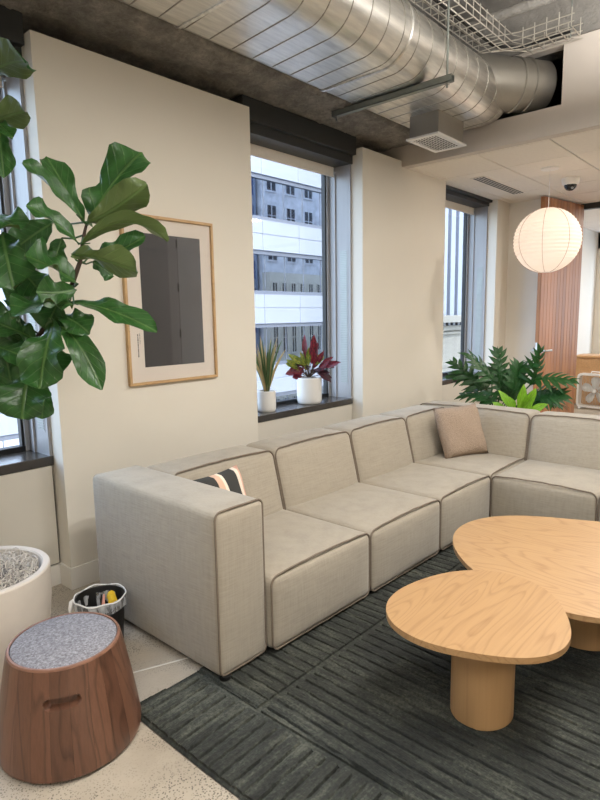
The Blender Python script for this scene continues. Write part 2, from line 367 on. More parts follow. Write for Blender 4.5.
# window bays
WLAB = ['grey metal window bay at far end of the wall', 'grey metal framed window behind the fig tree', 'tall grey metal framed window with two potted plants on its sill', 'far grey metal framed window nearest the wooden door']
vent_mesh = None
for i, (x0, x1) in enumerate([(-2.69, -1.38), (.10, 1.41), (2.888, 4.206), (5.692, 7.005)]):
    wd = sroot('window_%d' % (i+1), WLAB[i], 'window', ((x0+x1)/2, GY, 0))
    X = (x1-x0)/2
    def wp(name, bm, mat, **k): return obj(name, bm, mat, wd, k.get('smooth', False))
    y = lambda v: v-GY
    wp('sill', box(-X, X, y(PY-.006), y(3.45), .703, .755, bev=.004), 'sill')
    bm = box(-X+.012, X-.012, y(PY), y(PY+.02), .13, .70); wp('apron_panel', bm, 'panel')
    wp('apron_gap', box(-X, X, y(PY+.02), y(PY+.05), 0, .703), 'black'); wp('apron_plinth', box(-X, X, y(PY+.003), y(PY+.02), 0, .118), 'white_wall')
    # jamb linings, head box
    for s in (-1, 1):
        xx = s*X; wp('jamb_lining', box(min(xx, xx-s*.018), max(xx, xx-s*.018), y(PY+.004), y(GY+.02), .755, 2.90), 'frame')
        wp('jamb_fold', box(min(xx-s*.018, xx-s*.03), max(xx-s*.018, xx-s*.03), y(3.29), y(3.305), .755, 2.75), 'frame')
        bm = bmesh.new(); xs = xx-s*.018
        for k in range(76):
            z = .90+k*.0155; bx(bm, min(xs, xs-s*.004), max(xs, xs-s*.004), y(3.165), y(3.24), z, z+.008)
        wp('vent_grille', bm, 'strut'); wp('vent_back', box(min(xs, xs-s*.0015), max(xs, xs-s*.0015), y(3.155), y(3.25), .885, 2.09), 'frame')
        wp('mullion', box(min(xs, xs-s*.028), max(xs, xs-s*.028), y(GY-.035), y(GY+.03), .755, 2.86, bev=.002), 'frame')
        xg = xs-s*.028; wp('gasket', box(min(xg, xg-s*.014), max(xg, xg-s*.014), y(GY-.02), y(GY+.02), .755, 2.86), 'black')
    top = CZ if i == 3 else 3.02
    wp('head_box', box(-X, X, y(3.075), y(3.45), 2.868 if i < 3 else 2.84, top, bev=.004), 'darkmetal')
    wp('head_step', box(-X, X, y(3.115), y(3.45), 2.80, 2.87), 'darkmetal')
    if i < 3: wp('head_panel', box(-X, X, y(3.2), y(3.45), 3.0, 3.4), 'darkmetal')
    wp('bottom_rail', box(-X, X, y(GY-.03), y(GY+.03), .755, .785), 'black')
    wp('glass_pane', box(-X+.05, X-.05, y(GY-.004), y(GY+.004), .78, 2.86), 'glass')
    # roller blind, a thing of its own
    b = thing('roller_blind', ['rolled-up cream blind in the end window', 'rolled-up cream roller blind above the fig tree window', 'rolled-up cream roller blind over window with sill plants', 'rolled-up cream roller blind in far window near lantern'][i], 'blind', ((x0+x1)/2, 3.30, 2.715), 0, 'rolled-up roller blinds')
    obj('blind_fabric', box(-X+.035, X-.035, -.002, .002, .018, .085), 'tile', b, False)
    obj('bottom_bar', box(-X+.035, X-.035, -.008, .008, 0, .02, bev=.003), 'tile', b)
    obj('roller_tube', tubeb([(-X+.03, .02, .075), (X-.03, .02, .075)], .022, 12), 'tile', b)
    for s in (-1, 1): obj('bracket', box(s*(X-.028)-.004, s*(X-.028)+.004, -.01, .05, .05, .11), 'steel', b, False)
# room shell behind the camera
struct('wall_back', box(-3.6, 11.4, -4.3, -4.2, 0, 3.85), 'wall', 'plain beige wall behind the viewpoint')
struct('wall_right', box(-3.7, -3.6, -4.3, 3.45, 0, 3.85), 'wall', 'plain beige end wall far left of the room')
struct('trim_1', box(-3.6, 11.4, 3.45, 3.5, 2.84, 4.05), 'darkmetal', 'dark facade edge above the windows')
# far end: short return wall, open doorway, room behind
struct('wall_far', box(7.37, 7.47, 2.62, 3.45, 0, CZ), 'white_wall', 'short cream return wall left of the wooden door')
bm = box(7.47, 8.20, 2.62, 2.72, 0, CZ)
struct('wall_far.001', bm, 'white_wall', 'cream passage wall hidden behind the wooden door')
struct('trim_2', box(8.12, 8.20, -4.2, 2.62, 2.80, CZ), 'darkmetal', 'dark metal head track over the open doorway')
struct('wall_far.002', box(8.12, 8.20, -4.2, 1.2, 0, 2.80), 'white_wall', 'cream partition beyond the doorway')
struct('wall_far.003', box(8.2, 11.4, 3.0, 3.1, 0, CZ), 'wall', 'beige side wall of the room behind the door')
bm = box(11.3, 11.4, 2.86, 3.1, 0, CZ); bx(bm, 11.3, 11.4, -4.2, 2.86, 0, .78); bx(bm, 11.3, 11.4, -4.2, 3.45, 2.6, 4.05)
struct('wall_far.004', bm, 'wall', 'beige end wall of the room behind the door')
wd = sroot('window_5', 'pale window at the end of the room behind door', 'window', (11.3, 2.0, .78))
for yy in (-.86, 0, .83): obj('mullion', box(-.02, .04, yy-.03, yy+.03, 0, 1.82), 'frame', wd, False)
obj('glass_pane', box(.0, .006, -.86, .86, 0, 1.82), 'glass', wd, False)
# ------------------------------------------------------------------ soffit and tiled ceiling
SX = 4.835
bm = bmesh.new()                                               # soffit face with a hole for the duct
hy0, hy1, hz0, hz1 = 1.60, 2.30, 3.075, 3.50
for a_ in ((-4.2, hy0, CZ-.005, 3.53), (hy1, 3.45, CZ-.005, 3.53), (hy0, hy1, CZ-.005, hz0), (hy0, hy1, hz1, 3.53)): bx(bm, SX, SX+.09, *a_)
bmesh.ops.remove_doubles(bm, verts=bm.verts[:], dist=1e-5)
struct('wall_soffit', bm, 'soffit', 'painted bulkhead pierced by the round duct')
struct('ceiling.002', box(4.9, 11.4, -4.2, 3.45, 3.85, 4.0), 'slab', 'bare concrete slab hidden above the tiled ceiling')
struct('beam_header', box(SX-.02, SX+.30, -4.2, 3.3, 3.53, 3.85), 'slab', 'concrete downstand beam over the painted bulkhead')
CE = sroot('ceiling.001', 'suspended ceiling of square cream tiles', 'ceiling', (SX+.09, WY, CZ))
tm = None
ox, oy = 4.965-.61, 2.332+.615*1
ys = [2.947-.615*k for k in range(-1, 12)]; xs_ = [4.965-.61+.61*k for k in range(0, 12)]
for xa in xs_:
    for ya in ys:
        X0, X1, Y0, Y1 = max(xa, SX+.09)+.005, xa+.61-.005, ya-.615+.005, min(ya, 3.45)-.005
        if X0 > X1-.02 or Y1 < Y0+.02 or X0 > 11.2 or Y0 < -4.2: continue
        full = xa >= SX+.09 and ya < 3.4
        if full and tm is not None: o = obj('tile', None, None, CE, mesh=tm)
        else:
            bm = box(0, X1-X0, 0, Y1-Y0, 0, .018, bev=.003, seg=1); o = obj('tile', bm, 'tile', CE, False)
            if full: tm = o.data
        o.location = (X0-SX-.09, Y0-WY, 0)
g = obj('ceiling_grid', box(0, 11.3-SX-.09, -4.2-WY,   .44, .008, .03), 'frame', CE, False)

# ================================================================== CEILING SERVICES
# fireproofed beam
bm = bmesh.new(); nx, ns = 520, 40
prof = []
for k in range(ns+1):
    t = k/ns
    if t < .3: p = (2.68, 3.75-(3.75-3.10)*(t/.3))
    elif t < .45: an = (t-.3)/.15*PI/2; p = (2.68+.07*(1-math.cos(an)), 3.10-.07*math.sin(an))
    elif t < .8: p = (2.75+(3.22-2.75)*((t-.45)/.35), 3.03)
    else: p = (3.22+.1*(t-.8)/.2, 3.03-.0)
    prof.append(p)
from mathutils import noise as mn
rows = []
for i in range(nx+1):
    x = -3.6+(SX-.02+3.6)*i/nx; row = []
    for (yy, zz) in prof:
        nv = mn.noise(Vector((x*3, yy*3, zz*3)))*.028 + mn.noise(Vector((x*11, yy*11, zz*11)))*.016 + mn.noise(Vector((x*25, yy*25, zz*25)))*.014 + mn.noise(Vector((x*48, yy*48, zz*48)))*.008
        row.append(bm.verts.new((x, yy+nv*.6, zz+nv*.9)))
    rows.append(row)
for A, B in zip(rows, rows[1:]):
    for k in range(ns): bm.faces.new((A[k], A[k+1], B[k+1], B[k]))
bo = obj('trim_3', bm, 'beam'); bo['kind'] = 'structure'; bo['label'] = 'lumpy spray-fireproofed beam running above the windows'; bo['category'] = 'beam'
# flat oval spiral duct
DZ, DYc, DW, DH = 3.235, 2.325, .64, .41
def oval():
    """Flat-bottomed duct section (y offset, z offset): tight corners on the beam side, a half round on the room side."""
    P = []; yl, yr, H2, rl, rr = .375, -.365, DH/2, .06, DH/2
    for k in range(9): an = PI/2*k/8; P.append((yl-rl+rl*math.cos(an), H2-rl+rl*math.sin(an)))
    for k in range(1, 6): P.append((yl-rl+(yr+rr-yl+rl)*k/6, H2))
    for k in range(21): an = PI/2+PI*k/20; P.append((yr+rr+rr*math.cos(an), rr*math.sin(an)))
    for k in range(1, 6): P.append((yr+rr+(yl-rl-yr-rr)*k/6, -H2))
    for k in range(9): an = -PI/2+PI/2*k/8; P.append((yl-rl+rl*math.cos(an), -(H2-rl)+rl*math.sin(an)))
    return P
OV = oval()
per = [0]
for (a1, b1), (a2, b2) in zip(OV, OV[1:]+OV[:1]): per.append(per[-1]+math.hypot(a2-a1, b2-b1))
PER = per[-1]
def ovpt(s, k=1.0):
    s = s % PER
    for i in range(len(OV)):
        if per[i+1] >= s:
            t = (s-per[i])/(per[i+1]-per[i]+1e-9); a1, b1 = OV[i]; a2, b2 = OV[(i+1) % len(OV)]
            return ((a1+(a2-a1)*t)*k, (b1+(b2-b1)*t)*k)
DU = thing('oval_air_duct', 'big shiny galvanised oval spiral duct hung above the sofa', 'duct', (0, DYc, DZ))
bm = bmesh.new(); rings = []
xs2 = [-3.55+.25*k for k in range(32)]; xs2 = [x for x in xs2 if x < 4.65]+[4.71]
path = [((x, 0), 0) for x in xs2]
for (px_, py_), an in path:
    rings.append([bm.verts.new((px_, a1, b1)) for (a1, b1) in OV])
for q_ in range(1, 5):                                          # domed end of the straight run
    k_ = 1-.20*(q_/4)**2; rings.append([bm.verts.new((4.71+.10*math.sin(q_/4*PI/2), a1*k_, b1*k_)) for (a1, b1) in OV])
n = len(OV)
for A, B in zip(rings, rings[1:]):
    for j in range(n): bm.faces.new((A[j], A[(j+1) % n], B[(j+1) % n], B[j]))
bm.faces.new(rings[-1])
obj('duct_shell', bm, 'duct', DU)
# helical lock seam
pts = []; pitch = .165; S0 = -3.5
tot = (4.70-S0)/pitch*PER; N = int((4.70-S0)/pitch*44)
for k in range(N+1):
    s = tot*k/N; yy, zz = ovpt(s, 1.002); pts.append((S0+pitch*s/PER, yy, zz))
obj('spiral_seam', tubeb(pts, .0042, 5), 'ductgrey', DU)
for x in (2.05, 3.25):
    bm = bmesh.new(); tube(bm, [(x, *ovpt(PER*k/60, 1.008)) for k in range(60)], .011, 6, True); obj('joint_band', bm, 'duct', DU)
# grey round run into the wall opening
q0, q1_ = Vector((4.44, -.14, .055)), Vector((5.0, -.50, .06)); dr = (q1_-q0).normalized()
bm = bmesh.new(); tube(bm, [q0, q0+dr*.35, q1_], .192, 36); obj('round_branch', bm, 'ductgrey', DU)
for dd in (.40, .50):
    c = q0+dr*dd; sd = dr.cross(Vector((0,0,1))).normalized(); uu = sd.cross(dr)
    bm = bmesh.new(); tube(bm, [c+(sd*math.cos(2*PI*k/32)+uu*math.sin(2*PI*k/32))*.194 for k in range(32)], .009, 6, True); obj('branch_collar', bm, 'ductgrey', DU)
# supply boot with grille
BO = thing('supply_diffuser', 'square metal supply boot with white grille under duct', 'diffuser', (4.345, 2.385, 2.85))
obj('boot', box(-.205, .205, -.125, .125, .012, .22), 'ductgrey', BO, False)
bm = bmesh.new()
for a_ in ((-.235,.235,-.14,-.105), (-.235,.235,.105,.14), (-.235,-.19,-.105,.105), (.19,.235,-.105,.105)): bx(bm, *a_, 0, .014)
obj('grille_frame', bm, 'whiteplastic', BO, False)
sl = None
for k in range(9):
    y_ = -.095+k*.0235
    if sl is None: s0 = obj('grille_slat', box(-.19, .19, -.003, .003, .001, .004), 'whiteplastic', BO, False); sl = s0.data
    else: s0 = obj('grille_slat', None, None, BO, mesh=sl)
    s0.location = (0, y_, 0)
for k in range(8): obj('grille_bar', box(-.16+k*.045, -.1575+k*.045, -.105, .105, .001, .0035), 'whiteplastic', BO, False)
obj('grille_shade_sheet', box(-.19, .19, -.105, .105, .004, .0115), 'black', BO, False)  # black sheet behind the slats, painting the shade inside the boot
# trapeze strut
ST = thing('duct_hanger', 'galvanised strut trapeze with threaded rods below the duct', 'hanger', (3.62, 2.36, 2.985))
bm = bmesh.new(); bx(bm, -.021, .021, -.48, .50, 0, .004); bx(bm, -.021, -.018, -.48, .50, 0, .042); bx(bm, .018, .021, -.48, .50, 0, .042); bx(bm, -.021, -.01, -.48, .50, .038, .042); bx(bm, .01, .021, -.48, .50, .038, .042)
obj('strut_channel', bm, 'strut', ST, False)
for yy in (-.44, .47):
    obj('threaded_rod', tubeb([(0, yy, -.03), (0, yy, .86)], .0075, 8), 'strut', ST); obj('rod_nut', box(-.012, .012, yy-.012, yy+.012, -.012, 0), 'steel', ST, False)
# wire cable tray
TR = thing('cable_tray', 'zinc wire basket cable tray beside the duct', 'cable tray', (0, 1.96, 3.462))
u = [(-.10,.10), (-.10,.05), (-.10,0), (-.035,0), (.035,0), (.10,0), (.10,.05), (.10,.10)]
turn = 4.50
for (yy, zz) in u:
    p = [(-3.5, yy+.02, zz), (turn-yy*.5, yy+.02, zz)]; p += [(turn+.14-yy*.9, -.14+yy*.15, zz+.005), (turn+.2-yy, -.5, zz+.03)]
    obj('long_wire', tubeb(p, .0042, 6), 'wire', TR)
cw = obj('cross_wire', tubeb([(0, yy+.02, zz) for yy, zz in ((-.10,.115),(-.10,-.005),(.10,-.005),(.10,.115))], .0042, 6), 'wire', TR)
cw.location = (-1.0, 0, 0)
for k in range(1, 53):
    o = obj('cross_wire', None, None, TR, mesh=cw.data); o.location = (-1.0+k*.104, 0, 0)
for k in range(5):
    o = obj('cross_wire', None, None, TR, mesh=cw.data); o.location = (turn+.16, -.16-k*.085, .008+k*.006); o.rotation_euler = (0, 0, PI/2)
# slab-hung conduit, small rod and cable bundle
cd = tag(obj('conduit_pipe', tubeb([(4.33, -4, 3.62), (4.33, 2.2, 3.62)], .035, 14), 'slab'), 'pale painted pipe crossing under the concrete slab', 'pipe')
rd = tag(obj('hanger_rod', tubeb([(4.66, 1.50, 3.46), (4.66, 1.50, 3.86)], .005, 8), 'strut'), 'thin threaded rod holding up the end of cable tray', 'rod')
tag(obj('cable_bundle', tubeb([(-3.4, 1.98, 3.482), (0, 1.97, 3.482), (2, 1.99, 3.482), (4.45, 1.98, 3.482), (4.62, 1.85, 3.486), (4.66, 1.5, 3.50)], .012, 8), 'black'), 'dark cables lying in the wire tray', 'cable')
tag(obj('sprinkler_pipe', tubeb([(-3.5, 1.2, 3.7), (4.8, 1.2, 3.7)], .028, 12), 'strut'), 'slim grey sprinkler pipe under the slab', 'pipe')
# ceiling slot vent, dome camera
VE = thing('ceiling_vent', 'black slotted linear vent set in the tiled ceiling', 'vent', (6.30, 2.69, CZ-.006), 0)
bm = bmesh.new()
for a_ in ((-.56,.56,-.075,-.06), (-.56,.56,.06,.075), (-.56,-.54,-.06,.06), (.54,.56,-.06,.06)): bx(bm, *a_, 0, .008)
obj('vent_frame', bm, 'tile', VE, False); obj('vent_shade_sheet', box(-.54, .54, -.06, .06, .0008, .0055), 'black', VE, False)  # black sheet above the blades paints the slots' inner shade
for k in range(3): obj('vent_blade', box(-.54, .54, -.037+k*.032, -.029+k*.032, -.0002, .0008), 'tile', VE, False)
DC = thing('dome_camera', 'white dome security camera on the tiled ceiling', 'camera', (6.49, 2.02, CZ))
obj('housing', lathe([(.085, 0), (.09, -.01), (.083, -.055), (.07, -.07)], 28), 'whiteplastic', DC)
obj('dome', sphere((0, 0, -.066), .062, 20, 12), 'darkdome', DC); obj('lens', sphere((-.035, -.03, -.105), .013, 10, 8), 'steel', DC)
# paper lantern
LX, LY = 5.905, 2.03
LA = thing('paper_lantern', 'round white paper lantern glowing on a thin cord', 'lamp', (LX, LY, 2.195))
Rr, Rz = .312, .308
prof = []; NR = 24
for k in range(NR*2+1):
    th = math.radians(-78)+math.radians(156)*k/(NR*2); puf = 1.0 if k % 2 else .972
    prof.append((Rr*math.cos(th)*puf, Rz*math.sin(th)))
obj('paper_shade', lathe(prof, 48, capb=False, capt=False), 'paper', LA)
for k in range(8):
    an = 2*PI*k/8+.2
    obj('rib_wire', tubeb([(Rr*1.004*math.cos(math.radians(t))*math.cos(an), Rr*1.004*math.cos(math.radians(t))*math.sin(an), Rz*1.004*math.sin(math.radians(t))) for t in range(-78, 79, 6)], .0016, 5), 'lantern_wire', LA)
obj('bulb', sphere((0, 0, .10), .04, 16, 10), 'bulb', LA); obj('socket', lathe([(.02, .13), (.02, .19)], 16), 'whiteplastic', LA)
obj('cord', tubeb([(0, 0, .19), (0, 0, CZ-2.195)], .003, 6), 'whiteplastic', LA); obj('ceiling_canopy', lathe([(.085, CZ-2.195), (.08, CZ-2.195-.014), (.02, CZ-2.195-.02)], 28), 'whiteplastic', LA)
L = bpy.data.lights.new('lantern_bulb_light', 'POINT'); L.energy = 1.5; L.color = (1, .95, .89); L.shadow_soft_size = .05
lo = bpy.data.objects.new('lantern_bulb_light', L); COL.objects.link(lo); lo.parent = LA; lo.location = (0, 0, .04)
# linear ceiling lamps of the lounge (behind the viewpoint) and recessed lamps of the tiled area
LPOS = [((-.9, .35), 'linear white pendant lamp nearest the window end'), ((1.6, .35), 'linear white pendant lamp in the middle of lounge'), ((3.4, .45), 'linear white pendant lamp nearest the bulkhead'), ((.4, -2.4), 'linear white pendant lamp near back wall')]
for (x, y_), lb in LPOS:
    t = thing('linear_pendant', lb, 'lamp', (x, y_, 2.95), 0, 'linear pendant lamps of the lounge')
    obj('housing', box(-.75, .75, -.05, .05, .0, .07, bev=.004), 'brass_lamp', t); obj('diffuser', box(-.74, .74, -.045, .045, -.006, -.0005), 'led', t, False)
    for s in (-.6, .6): obj('suspension_wire', tubeb([(s, 0, .07), (s, 0, .90)], .002, 5), 'steel', t)
    L = bpy.data.lights.new('pendant_light', 'AREA'); L.shape = 'RECTANGLE'; L.size = 1.48; L.size_y = .09; L.energy = 31; L.color = (1, .965, .91)
    lo = bpy.data.objects.new('pendant_light', L); COL.objects.link(lo); lo.parent = t; lo.location = (0, 0, -.012)
    L = L.copy(); L.energy = 80; lo = bpy.data.objects.new('added_uplight', L); COL.objects.link(lo); lo.parent = t; lo.location = (0, 0, .08); lo.rotation_euler = (PI, 0, 0)  # upward light added to brighten the slab, beam and duct
for k, (x, y_, lb) in enumerate([(5.85, .75, 'recessed ceiling downlight nearest the bulkhead'), (7.1, .75, 'recessed ceiling downlight near the doorway'), (9.6, 1.7, 'recessed ceiling downlight in the room behind door')]):
    t = thing('downlight', lb, 'lamp', (x, y_, CZ-.002), 0, 'recessed downlights')
    obj('trim_ring', lathe([(.10, 0), (.10, -.008), (.08, -.008), (.08, 0)], 28, capb=False, capt=False), 'whiteplastic', t); obj('diffuser', lathe([(.08, -.002), (.08, -.004)], 24), 'led', t)
    L = bpy.data.lights.new('downlight_lamp', 'AREA'); L.shape = 'DISK'; L.size = .16; L.energy = 20; L.color = (1, .92, .82)
    lo = bpy.data.objects.new('downlight_lamp', L); COL.objects.link(lo); lo.parent = t; lo.location = (0, 0, -.012)

# ================================================================== SOFA
def axis_pts(h, r, n):
    e = [h-r+r*math.sin(PI/2*k/3) for k in range(4)]
    mid = [-(h-r)+2*(h-r)*k/n for k in range(n+1)]
    return [-v for v in e[::-1]][:-1] + mid + e[1:]
def puff(sx, sy, sz, r, bulge=(.01, .01, .015), n=8):
    h = (sx/2, sy/2, sz/2); bm = bmesh.new(); A = [axis_pts(hh, r, n) for hh in h]
    def add(ax, sgn):
        j, k = [(1,2),(2,0),(0,1)][ax]; g = []
        for u_ in A[j]:
            row = []
            for v_ in A[k]:
                p = [0,0,0]; p[ax] = sgn*h[ax]; p[j] = u_; p[k] = v_
                row.append(bm.verts.new(p))
            g.append(row)
        for a1 in range(len(A[j])-1):
            for b1 in range(len(A[k])-1): bm.faces.new((g[a1][b1], g[a1+1][b1], g[a1+1][b1+1], g[a1][b1+1]))
    for ax in range(3):
        for s in (-1, 1): add(ax, s)
    bmesh.ops.remove_doubles(bm, verts=bm.verts[:], dist=1e-6)
    for v in bm.verts:
        p = v.co.copy(); inn = Vector([max(-(h[i]-r), min(h[i]-r, p[i])) for i in range(3)]); d_ = p-inn
        if d_.length > 1e-9: p = inn + d_.normalized()*r if d_.length > r*.999 or True else p
        uu = [p[i]/h[i] for i in range(3)]; q = p.copy()
        for i in range(3):
            j, k = (i+1) % 3, (i+2) % 3
            q[i] += math.copysign(1, uu[i])*bulge[i]*abs(uu[i])**6*max(0, 1-uu[j]**2)*max(0, 1-uu[k]**2)
        v.co = q
    return bm
def move(bm, c, fn=None):
    for v in bm.verts:
        v.co += Vector(c)
        if fn: v.co = fn(v.co)
    return bm
def rrect(x0, x1, z0, z1, r, n=5):
    P = []
    for cx, cz, a0 in ((x1-r, z1-r, 0), (x0+r, z1-r, 90), (x0+r, z0+r, 180), (x1-r, z0+r, 270)):
        for k in range(n+1): an = math.radians(a0+90*k/n); P.append((cx+r*math.cos(an), cz+r*math.sin(an)))
    Q = []
    for (a1, b1), (a2, b2) in zip(P, P[1:]+P[:1]):
        m_ = max(1, int(math.hypot(a2-a1, b2-b1)/.06))
        for k in range(m_): Q.append((a1+(a2-a1)*k/m_, b1+(b2-b1)*k/m_))
    return Q
SO = thing('sectional_sofa', 'large oatmeal linen modular corner sofa with piped block cushions', 'sofa', (1.384, 1.700, 0), 0)
ZB, TOP, ATOP, SZ = .032, .714, .735, .378
def wob(x, z, k=1): return .0035*math.sin(x*23+z*17)*k
def block(name, x0, x1, y0, y1, z0, z1, r, bulge, face, fn=None, lean=None, pr=.0048, n=8, inset=.012):
    """A cushion block with piping around the named face ('-y' or '-x')."""
    bm = puff(x1-x0, y1-y0, z1-z0, r, bulge, n); c = ((x0+x1)/2, (y0+y1)/2, (z0+z1)/2); move(bm, c, lean)
    o = obj(name, bm, 'linen', SO)
    if face == '-y':
        P = [Vector((x, y0+r*.28, z)) for x, z in rrect(x0+inset*.3, x1-inset*.3, z0+.004, z1-inset*.1, r*1.1)]
        for p in P:
            t = (p.x-c[0])/((x1-x0)/2); p.z += bulge[2]*max(0, (p.z-c[2])/((z1-z0)/2))**4*(1-t*t)*.9
    else:
        P = [Vector((x0+r*.28, y, z)) for y, z in rrect(y0+inset*.3, y1-inset*.3, z0+.004, z1-inset*.1, r*1.1)]
        for p in P:
            t = (p.y-c[1])/((y1-y0)/2); p.z += bulge[2]*max(0, (p.z-c[2])/((z1-z0)/2))**4*(1-t*t)*.9
    if lean: P = [lean(p) for p in P]
    for p in P: p.z += .0015*math.sin(p.x*60+p.y*40)
    obj('piping', tubeb(P, pr, 8, True), 'piping', o)
    return o
# armrest
def shear_arm(p):
    p.x -= .006*p.y/.93; return p
block('armrest', 0, .270, 0, .955, ZB, ATOP, .026, (.012, .010, .006), '-y', lean=shear_arm, n=12)
SEAT_X = [.273, .998, 1.724, 2.415]
def skew(p):
    if p.x > .26: p.y -= .026*(min(p.x, 2.7)-.26)
    return p
def leany(p):
    if p.y < .86: p.y += max(0, p.z-.36)*.24*(1-(p.y-.585)/.275 if p.y > .585 else 1)
    return skew(p)
def leanx(p):
    if p.x < 3.28: p.x += max(0, p.z-.36)*.22*(1-(p.x-3.02)/.26 if p.x > 3.02 else 1)
    return skew(p)
for x0, x1 in zip(SEAT_X, SEAT_X[1:]):
    block('seat', x0+.003, x1-.003, -.032, .66, ZB, SZ, .034, (.004, .014, .016), '-y', lean=skew)
    block('backrest', x0+.003, x1-.003, .578, .955, ZB, TOP+.004, .042, (.002, .036, .014), '-y', lean=leany)
block('corner_seat', 2.418, 3.06, -.030, .66, ZB+.01, SZ+.002, .026, (.004, .004, .016), '-y', lean=skew)
block('backrest', 2.418, 3.05, .578, .955, ZB, TOP+.004, .042, (.002, .036, .012), '-y', lean=leany)
block('backrest', 3.005, 3.365, -.030, .955, ZB, TOP+.006, .042, (.032, .002, .012), '-x', lean=leanx)
for y1, y0 in ((-.036, -.718), (-.724, -1.42)):
    block('seat', 2.388, 3.09, y0, y1, ZB, SZ+.002, .034, (.014, .004, .016), '-x', lean=skew)
    block('backrest', 3.005, 3.365, y0, y1, ZB, TOP+.003, .042, (.036, .002, .014), '-x', lean=leanx)
obj('base_shadow_block', box(.03, 3.30, .04, .90, .018, ZB+.02), 'black', SO, False); obj('base_shadow_block', box(2.43, 3.30, -1.40, .04, .018, ZB+.02), 'black', SO, False)  # black blocks stand in for the shadow gap under the sofa
for x, y_ in ((.034, .016), (.05, .88), (.96, .03), (1.69, .03), (2.44, .05), (3.26, .88), (2.44, -.69), (2.44, -1.36), (3.27, -1.36), (1.5, .88)):
    obj('foot', lathe([(.024, 0), (.028, .036)], 14, x, y_), 'black', SO)
# pillows
def pillow(name, S, T, mat, label, loc, mtx, nn=16, pinch=.06, seamr=0):
    V = []; Fc = []; UV = []; N1 = nn+1
    for sgn in (1, -1):
        for i in range(N1):
            for j in range(N1):
                u_, v_ = -1+2*i/nn, -1+2*j/nn
                k = 1-pinch*((1-abs(u_)**2)*abs(v_)**3); k2 = 1-pinch*((1-abs(v_)**2)*abs(u_)**3)
                x, y_ = u_*S/2*k2, v_*S/2*k
                h = T/2*(max(0, (1-u_**4))*max(0, (1-v_**4)))**.55
                h *= 1+.10*math.sin(u_*5+v_*3+sgn)
                V.append(Vector((x, y_, sgn*h))); UV.append(((u_+1)/2, (v_+1)/2))
    for s in range(2):
        b0 = s*N1*N1
        for i in range(nn):
            for j in range(nn):
                q = (b0+i*N1+j, b0+(i+1)*N1+j, b0+(i+1)*N1+j+1, b0+i*N1+j+1); Fc.append(q if s == 0 else q[::-1])
    me = bpy.data.meshes.new(name); me.from_pydata([tuple(v) for v in V], [], Fc); uv = me.uv_layers.new(name='UVMap')
    for lo_ in me.loops: uv.data[lo_.index].uv = UV[lo_.vertex_index]
    bm = bmesh.new(); bm.from_mesh(me); bmesh.ops.remove_doubles(bm, verts=bm.verts[:], dist=1e-5); bm.to_mesh(me); bm.free()
    me.materials.append(MAT[mat]); me.polygons.foreach_set('use_smooth', [True]*len(me.polygons))
    o = bpy.data.objects.new(name, me); COL.objects.link(o); o.matrix_world = mtx; tag(o, label, 'pillow'); return o
def basis(c, xdir, ydir):
    x = Vector(xdir).normalized(); y_ = Vector(ydir); y_ = (y_-x*y_.dot(x)).normalized(); z = x.cross(y_)
    M_ = Matrix.Identity(4)
    for i in range(3): M_[i][0] = x[i]; M_[i][1] = y_[i]; M_[i][2] = z[i]; M_[i][3] = c[i]
    return M_
pillow('throw_pillow', .42, .15, 'boucle', 'tan boucle throw pillow leaning in the sofa corner', None, basis((4.20, 2.05, .578), (.86, -.42, .03), (.19, .34, .92)))
pillow('throw_pillow', .31, .12, 'stripe', 'black cream and peach striped pillow behind the sofa arm', None, basis((1.86, 2.21, .565), (.95, .03, .05), (-.06, .30, .90)))

# ================================================================== COFFEE TABLES
def fit_outline(pts, c, deg=3, n=96):
    th = np.array([math.atan2(p[1]-c[1], p[0]-c[0]) for p in pts]); rr = np.array([math.hypot(p[0]-c[0], p[1]-c[1]) for p in pts])
    cols = [np.ones_like(th)]
    for k in range(1, deg+1): cols += [np.cos(k*th), np.sin(k*th)]
    co = np.linalg.lstsq(np.stack(cols, 1), rr, rcond=None)[0]
    out = []
    for k in range(n):
        t = 2*PI*k/n; r = co[0]+sum(co[2*j-1]*math.cos(j*t)+co[2*j]*math.sin(j*t) for j in range(1, deg+1)); out.append((r*math.cos(t), r*math.sin(t)))
    return out
ZS, ZL = .400, .350
crop = lambda L_: [(370+x/2.609, 500+y_/2.609) for x, y_ in L_]
sp_ = [onz(x, y_, ZS) for x, y_ in crop([(33,285),(50,262),(85,233),(140,205),(200,188),(262,182),(330,188),(400,205),(450,228),(490,262),(515,305),(527,345),(515,375),(470,402),(400,412),(330,409),(250,397),(170,376),(100,345),(50,315)])]
SC_ = (1.935, .825)
t1 = thing('coffee_table', 'smaller pebble-shaped oak coffee table on one round pedestal', 'table', (*SC_, .020))
ol = fit_outline(sp_, SC_)
obj('table_top', prism(ol, ZS-.020-.023, ZS-.020, .0112, 6), 'oak', t1)
pts = [(-.012+.126*math.cos(2*PI*k/40), .002+.112*math.sin(2*PI*k/40)) for k in range(40)]
obj('pedestal', prism(pts, 0, ZS-.042, .004, 2), 'oakv', t1)
lp = [onz(x, y_, ZL) for x, y_ in crop([(215,98),(232,75),(280,54),(340,42),(400,38),(450,41),(520,50),(600,62),(262,178),(238,155),(220,122),(530,294),(560,302),(600,310)])]
LC = (2.86, .72)
lp = [(p.x, p.y) for p in lp] + [(3.46, .55), (3.40, .32), (3.2, .17), (2.9, .14), (2.6, .22), (2.40, .36)]
t2 = thing('coffee_table', 'larger low oval oak coffee table tucked under the smaller one', 'table', (*LC, .020))
obj('table_top', prism(fit_outline(lp, LC, 3), ZL-.020-.023, ZL-.020, .0112, 6), 'oak2', t2)
pts = [(-.09+.20*math.cos(2*PI*k/48), -.02+.17*math.sin(2*PI*k/48)) for k in range(48)]
